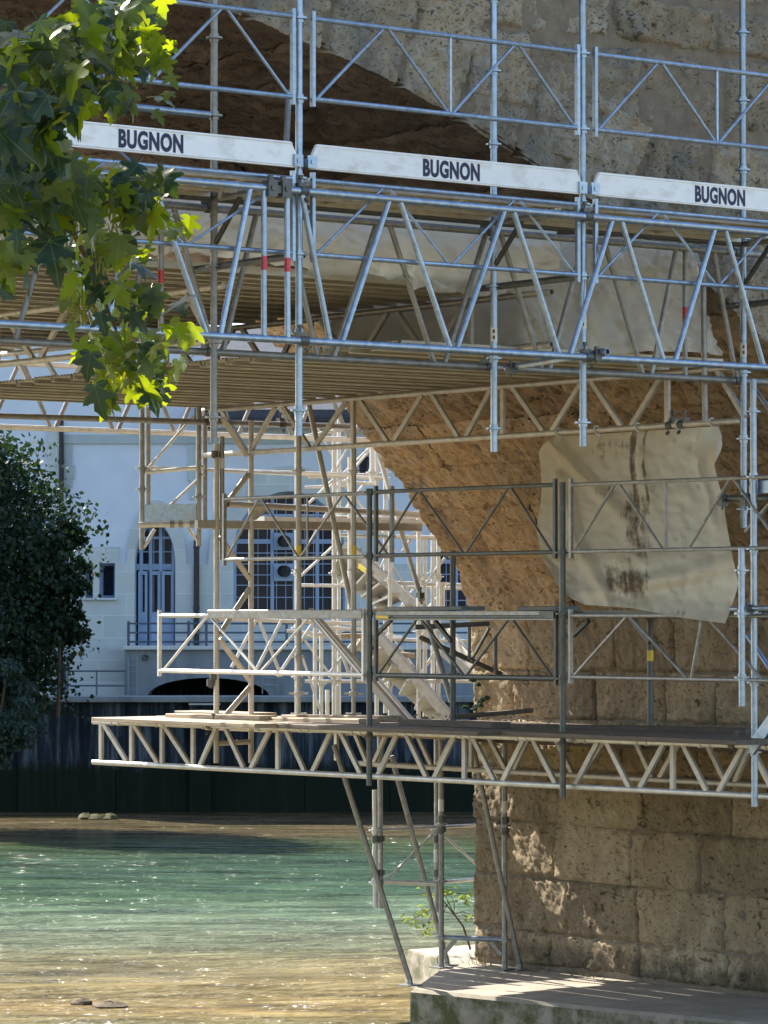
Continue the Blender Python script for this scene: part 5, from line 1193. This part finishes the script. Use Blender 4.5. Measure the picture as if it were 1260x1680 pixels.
def sp_(px, py, dd=0): return U(px, py, d=ctr - .3 + dd)
obj('stem', MB().path([sp_(*p) for p in pts], [.012, .010, .008, .006, .003], 6), MT['bark'], st_)
rs = random.Random(6); tips = [(690, 1495), (672, 1510), (705, 1470), (728, 1462), (755, 1480), (774, 1468), (772, 1500), (715, 1522), (700, 1528), (740, 1470), (680, 1508)]
for i, (a, c) in enumerate(tips):
    s0 = pts[2 + i % 3]; obj('twig', MB().path([sp_(*s0), sp_((s0[0] + a) / 2 + rs.uniform(-5, 5), (s0[1] + c) / 2 - 4), sp_(a, c)], [.005, .004, .002], 5), MT['bark'], st_)
def leaflet_mesh(L, Wd):
    me = bpy.data.meshes.new('leaflet'); me.from_pydata([(0, 0, 0), (Wd * .5, L * .35, .01), (Wd * .35, L * .7, 0), (0, L, -.015), (-Wd * .35, L * .7, 0), (-Wd * .5, L * .35, .01), (0, L * .5, -.008)], [], [(0, 1, 6), (1, 2, 6), (2, 3, 6), (3, 4, 6), (4, 5, 6), (5, 0, 6)])
    me.materials.append(MT['shrub']); return me
lm_ = [leaflet_mesh(.075, .03), leaflet_mesh(.055, .024)]
for i in range(90):
    a, c = tips[i % len(tips)]; p = sp_(a + rs.gauss(0, 9), c + rs.gauss(0, 6), rs.uniform(-.1, .1))
    o = bpy.data.objects.new('leaf', lm_[i % 2]); COL.objects.link(o); o.parent = st_; o.location = p - sh
    o.rotation_euler = (rs.uniform(-1, 1), rs.uniform(-1, 1), rs.uniform(0, 6.28))
gr = MB()
for i in range(170):
    px = rs.choice([rs.gauss(790, 12), rs.gauss(880, 22), rs.gauss(960, 18)]); q = rs.random()
    yb_ = 1572 + (px - 780) * .112 + rs.uniform(0, 12)
    c = U(px, yb_, z=FZ); hgt = rs.uniform(.04, .13) if px < 830 else rs.uniform(.03, .06); d_ = V3(rs.uniform(-.10, .03), rs.uniform(-.1, .1), hgt)
    gr.tube(c, c + d_, .0035, 4, r2=.001)
solo('dry_grass', gr, MT['drygrass'], 'tufts of dry grass along the foot of the pier wall', None, U(800, 1580, z=FZ), kind='stuff')
# green growth on the pier corner
mo = thing('wall_plant', 'small tuft of green growth clinging to the pier edge above the lower deck', 'plant', U(783, 1160, x=20.66))
crown(mo, U(782, 1148, x=20.6), (.05, .22, .22), 420, .035, 'bluebush', 3, name='foliage', clumps=10)
# ------------------------------------------------------------------ maple branch hanging into the picture
half = [(0, 0), (.09, -.07), (.24, -.09), (.36, -.02), (.42, .05), (.32, .09), (.21, .17), (.36, .22), (.50, .33), (.59, .46), (.48, .455), (.41, .495), (.29, .46), (.165, .46), (.21, .58), (.25, .69), (.165, .73), (.10, .87), (0, 1.03)]
def leaf_mesh(seed):
    r_ = random.Random(seed); vs = []; fs = []
    curl = r_.uniform(.25, .95); fold = r_.uniform(-.05, .30); tw = r_.uniform(-.15, .15)
    hv = [(x * r_.uniform(.92, 1.08), y + r_.uniform(-.015, .015)) for x, y in half]; hv[0] = (0, 0); hv[-1] = (0, 1.03)
    def P3(x, y): return (x, y, abs(x) * fold - curl * .6 * (y - .3) ** 2 - .5 * curl * abs(x) ** 1.7 + tw * x * y)
    spine = [(0, .22), (0, .46), (0, .74)]
    for sgn in (1, -1):
        outl = [(sgn * x, y) for x, y in hv]; poly = outl + list(reversed(spine)); b0 = len(vs)
        tris = tessellate_polygon([[Vector((x, y, 0)) for x, y in poly]])
        vs += [P3(x, y) for x, y in poly]; fs += [tuple(b0 + i for i in t_) for t_ in tris]
    b0 = len(vs); w_ = .008
    for y0, y1, x0, x1 in ((-.38, .0, .0, .0),):
        vs += [(-w_, y0, -.1), (w_, y0, -.1), (w_, y1, 0), (-w_, y1, 0), (0, y0, -.1 + w_ * 2), (0, y1, w_ * 2)]; fs += [(b0, b0 + 1, b0 + 2, b0 + 3), (b0, b0 + 3, b0 + 5, b0 + 4), (b0 + 1, b0 + 4, b0 + 5, b0 + 2)]
    me = bpy.data.meshes.new('leaf'); me.from_pydata(vs, [], fs); me.update(); smooth(me, 60); me.materials.append(MT['leaf']); return me
LM = [leaf_mesh(i) for i in range(9)]
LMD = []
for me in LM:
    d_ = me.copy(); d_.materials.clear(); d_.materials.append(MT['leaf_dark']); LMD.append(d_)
MD = 9.4
mb_o = U(40, 120, d=MD)
mp = thing('maple_branch', 'leafy maple branch hanging before the first toe board, with sunlit lower leaves', 'branch', mb_o)
def mpt(px, py, dd=0): return U(px, py, d=MD + dd + .6 * min(1.2, max(-.1, (py - 230) / 430)) + .25 * (px - 120) / 180)
def branch(pts, r0, r1, dd=0.0):
    n = len(pts); obj('twig', MB().path([mpt(a, c, dd) for a, c in pts], [r0 + (r1 - r0) * i / (n - 1) for i in range(n)], 7), MT['bark'], mp)
branch([(-60, 90), (40, 150), (90, 280), (112, 365), (145, 430), (165, 480), (190, 540), (205, 600)], .011, .003)
branch([(-60, 60), (60, 80), (150, 60), (215, 40), (250, 30)], .009, .002, .1)
branch([(-40, 200), (60, 230), (110, 300)], .008, .003, -.15)
branch([(112, 365), (180, 330), (240, 330)], .006, .002); branch([(60, 300), (-10, 350), (-60, 380)], .006, .003, .1); branch([(165, 480), (220, 500), (262, 520)], .004, .002, .05)
branch([(150, 60), (210, 100), (262, 130)], .005, .002, .05)
rs = random.Random(12)
clus = [  # x, y, spread x, spread y, count, size
    (40, 75, 42, 22, 14, 1.0), (110, 40, 36, 14, 12, .95), (180, 22, 36, 16, 14, .9), (235, 22, 24, 14, 9, .8), (200, 80, 42, 26, 22, 1.05), (250, 95, 22, 34, 12, .95), (60, 130, 48, 34, 28, 1.1), (130, 130, 44, 30, 22, 1.05),
    (40, 190, 40, 26, 22, 1.1), (110, 180, 40, 22, 13, 1.0), (175, 170, 24, 18, 6, .9), (270, 150, 10, 26, 4, .75), (20, 240, 26, 24, 14, 1.1), (80, 245, 40, 20, 12, 1.0), (40, 300, 44, 26, 24, 1.1), (120, 285, 36, 20, 12, 1.0), (180, 305, 34, 18, 12, .95),
    (235, 305, 28, 18, 12, .85), (60, 360, 46, 24, 20, 1.1), (150, 360, 44, 24, 16, 1.0), (230, 350, 36, 22, 16, .9), (272, 375, 18, 22, 8, .8), (40, 420, 38, 20, 10, 1.1), (130, 420, 40, 24, 11, 1.0), (205, 420, 32, 24, 12, .95),
    (150, 480, 38, 24, 12, 1.0), (205, 500, 28, 26, 13, .95), (262, 500, 30, 26, 9, .9), (300, 545, 12, 12, 3, .8), (190, 555, 36, 24, 16, 1.0), (250, 570, 26, 26, 12, .95), (170, 610, 30, 26, 13, 1.0), (230, 625, 34, 26, 14, .95), (280, 620, 16, 22, 5, .85), (165, 650, 18, 14, 4, 1.0), (240, 655, 22, 12, 4, .85), (125, 585, 10, 10, 2, .9), (95, 520, 16, 26, 3, .95), (0, 455, 24, 16, 5, 1.1)]
LV = []
for (cx, cy, sx_, sy_, n, sz) in clus:
    for _ in range(int(n * 1.25)):
        px, py = rs.gauss(cx, sx_ * .75), rs.gauss(cy, sy_ * .75)
        LV.append((px, py, sz, rs.uniform(-.45, .45)))
rs.shuffle(LV)
LV = [q for q in LV if not (198 < q[1] < 280 and q[0] > 118) and not (q[1] > 430 and rs.random() < .33) and -70 < q[0] < 318 and -40 < q[1] < 672]
nl = 0; extra = []
for i, (px, py, sz, dd) in enumerate(LV):
    dd = dd * (1.0 if px < 200 else .55)
    p = mpt(px, py, dd); s = .088 * sz * rs.uniform(.6, 1.3)
    up = rs.random() < (.55 if py < 110 else .28)
    tip = Vector((0, 0, -1.0)) if not up else Vector((0, 0, -.35))
    tip = (tip + RV * rs.gauss(.06, .5) + FH * rs.gauss(-.1, .45)).normalized()
    nrm = (-FH * rs.uniform(.1, 1.0) + RV * rs.gauss(0, .55) + Vector((0, 0, rs.uniform(.0, 1.0) if not up else rs.uniform(.6, 1.6)))); nrm = (nrm - tip * nrm.dot(tip)).normalized()
    xax = tip.cross(nrm); M = Matrix((xax * s, tip * s, nrm * s)).transposed().to_4x4(); M.translation = p - tip * s * .45
    if nl < 298:
        pd = .88 if (px < 130 and 100 < py < 450) else .5  # more of the darker copy where the branch is meant to look shaded
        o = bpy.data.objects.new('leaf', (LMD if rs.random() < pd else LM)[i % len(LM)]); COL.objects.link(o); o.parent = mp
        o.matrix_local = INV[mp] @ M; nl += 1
    else: extra.append((LM[i % len(LM)], M))
k = MB()
for me, M in extra: k.add([M @ v.co for v in me.vertices], [tuple(p.vertices) for p in me.polygons])
if k.v: o = obj('sunlit_leaves', k, MT['leaf'], mp, angle=60); o['kind'] = 'stuff'; k = MB()
rs2 = random.Random(77); cnt = 0
shade = [(30, 150, 90, 75, 110), (40, 300, 100, 80, 150), (150, 180, 60, 40, 36), (60, 420, 70, 40, 50), (140, 330, 50, 40, 26), (215, 150, 40, 60, 8), (240, 440, 50, 60, 8), (290, 560, 40, 50, 2), (190, 600, 50, 60, 5), (120, 560, 40, 40, 4), (150, 60, 90, 40, 8), (240, 350, 40, 30, 2)]
for (cx, cy, wx, wy, n) in shade:        # unseen leaves of the same tree, added and clumped to shade this branch
    got = 0
    while got < n * 1.7:
        p = mpt(rs2.uniform(cx - wx, cx + wx), rs2.uniform(cy - wy, cy + wy), rs2.uniform(-.4, .4)) + SUN * rs2.uniform(1.0, 3.8)
        if p.z < .19 * p.dot(FH):
            p += SUN * 1.6
            if p.z < .19 * p.dot(FH): continue
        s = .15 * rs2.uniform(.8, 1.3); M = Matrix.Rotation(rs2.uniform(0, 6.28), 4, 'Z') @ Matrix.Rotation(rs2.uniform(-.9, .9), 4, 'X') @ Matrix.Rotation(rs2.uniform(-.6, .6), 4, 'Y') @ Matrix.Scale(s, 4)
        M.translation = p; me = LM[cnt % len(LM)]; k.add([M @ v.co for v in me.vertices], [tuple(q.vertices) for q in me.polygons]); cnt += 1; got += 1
if k.v: o = obj('shading_leaves', k, MT['leaf_dark'], mp, angle=60); o['kind'] = 'stuff'
# hanging bunches of winged seeds
def wing(mb, c, dirn, s):
    a = dirn.normalized(); b2 = a.orthogonal().normalized(); b2 = (b2 * rs.uniform(-1, 1) + a.cross(b2) * rs.uniform(-1, 1)).normalized(); b2 = (b2 - a * b2.dot(a)).normalized()
    pr = [(0, .0), (.12, .10), (.45, .17), (.85, .16), (1, .05), (.9, -.06), (.4, -.04), (.1, -.07)]
    mb.add([c + a * (x * s) + b2 * (y * s) + a.cross(b2) * (.03 * s * math.sin(x * 3)) for x, y in pr], [tuple(range(8))])
for (px, py, n) in ((125, 110, 16), (190, 125, 20), (200, 150, 14), (110, 395, 14), (135, 485, 24), (150, 470, 16), (130, 510, 14), (205, 555, 22), (185, 590, 22), (215, 600, 16), (160, 415, 14), (240, 335, 14), (70, 120, 10), (180, 345, 12)):
    k = MB(); c = mpt(px, py, rs.uniform(-.1, .1))
    for _ in range(n):
        q = c + RV * rs.gauss(0, .022) + FH * rs.gauss(0, .022) + V3(0, 0, rs.gauss(-.01, .025)); wing(k, q, V3(rs.gauss(0, .5), rs.gauss(0, .5), -1), rs.uniform(.028, .042))
    k.tube(c + V3(0, 0, .05), c - V3(0, 0, .03), .0015, 5); obj('seed_bunch', k, MT['samara'], mp)['kind'] = 'stuff'
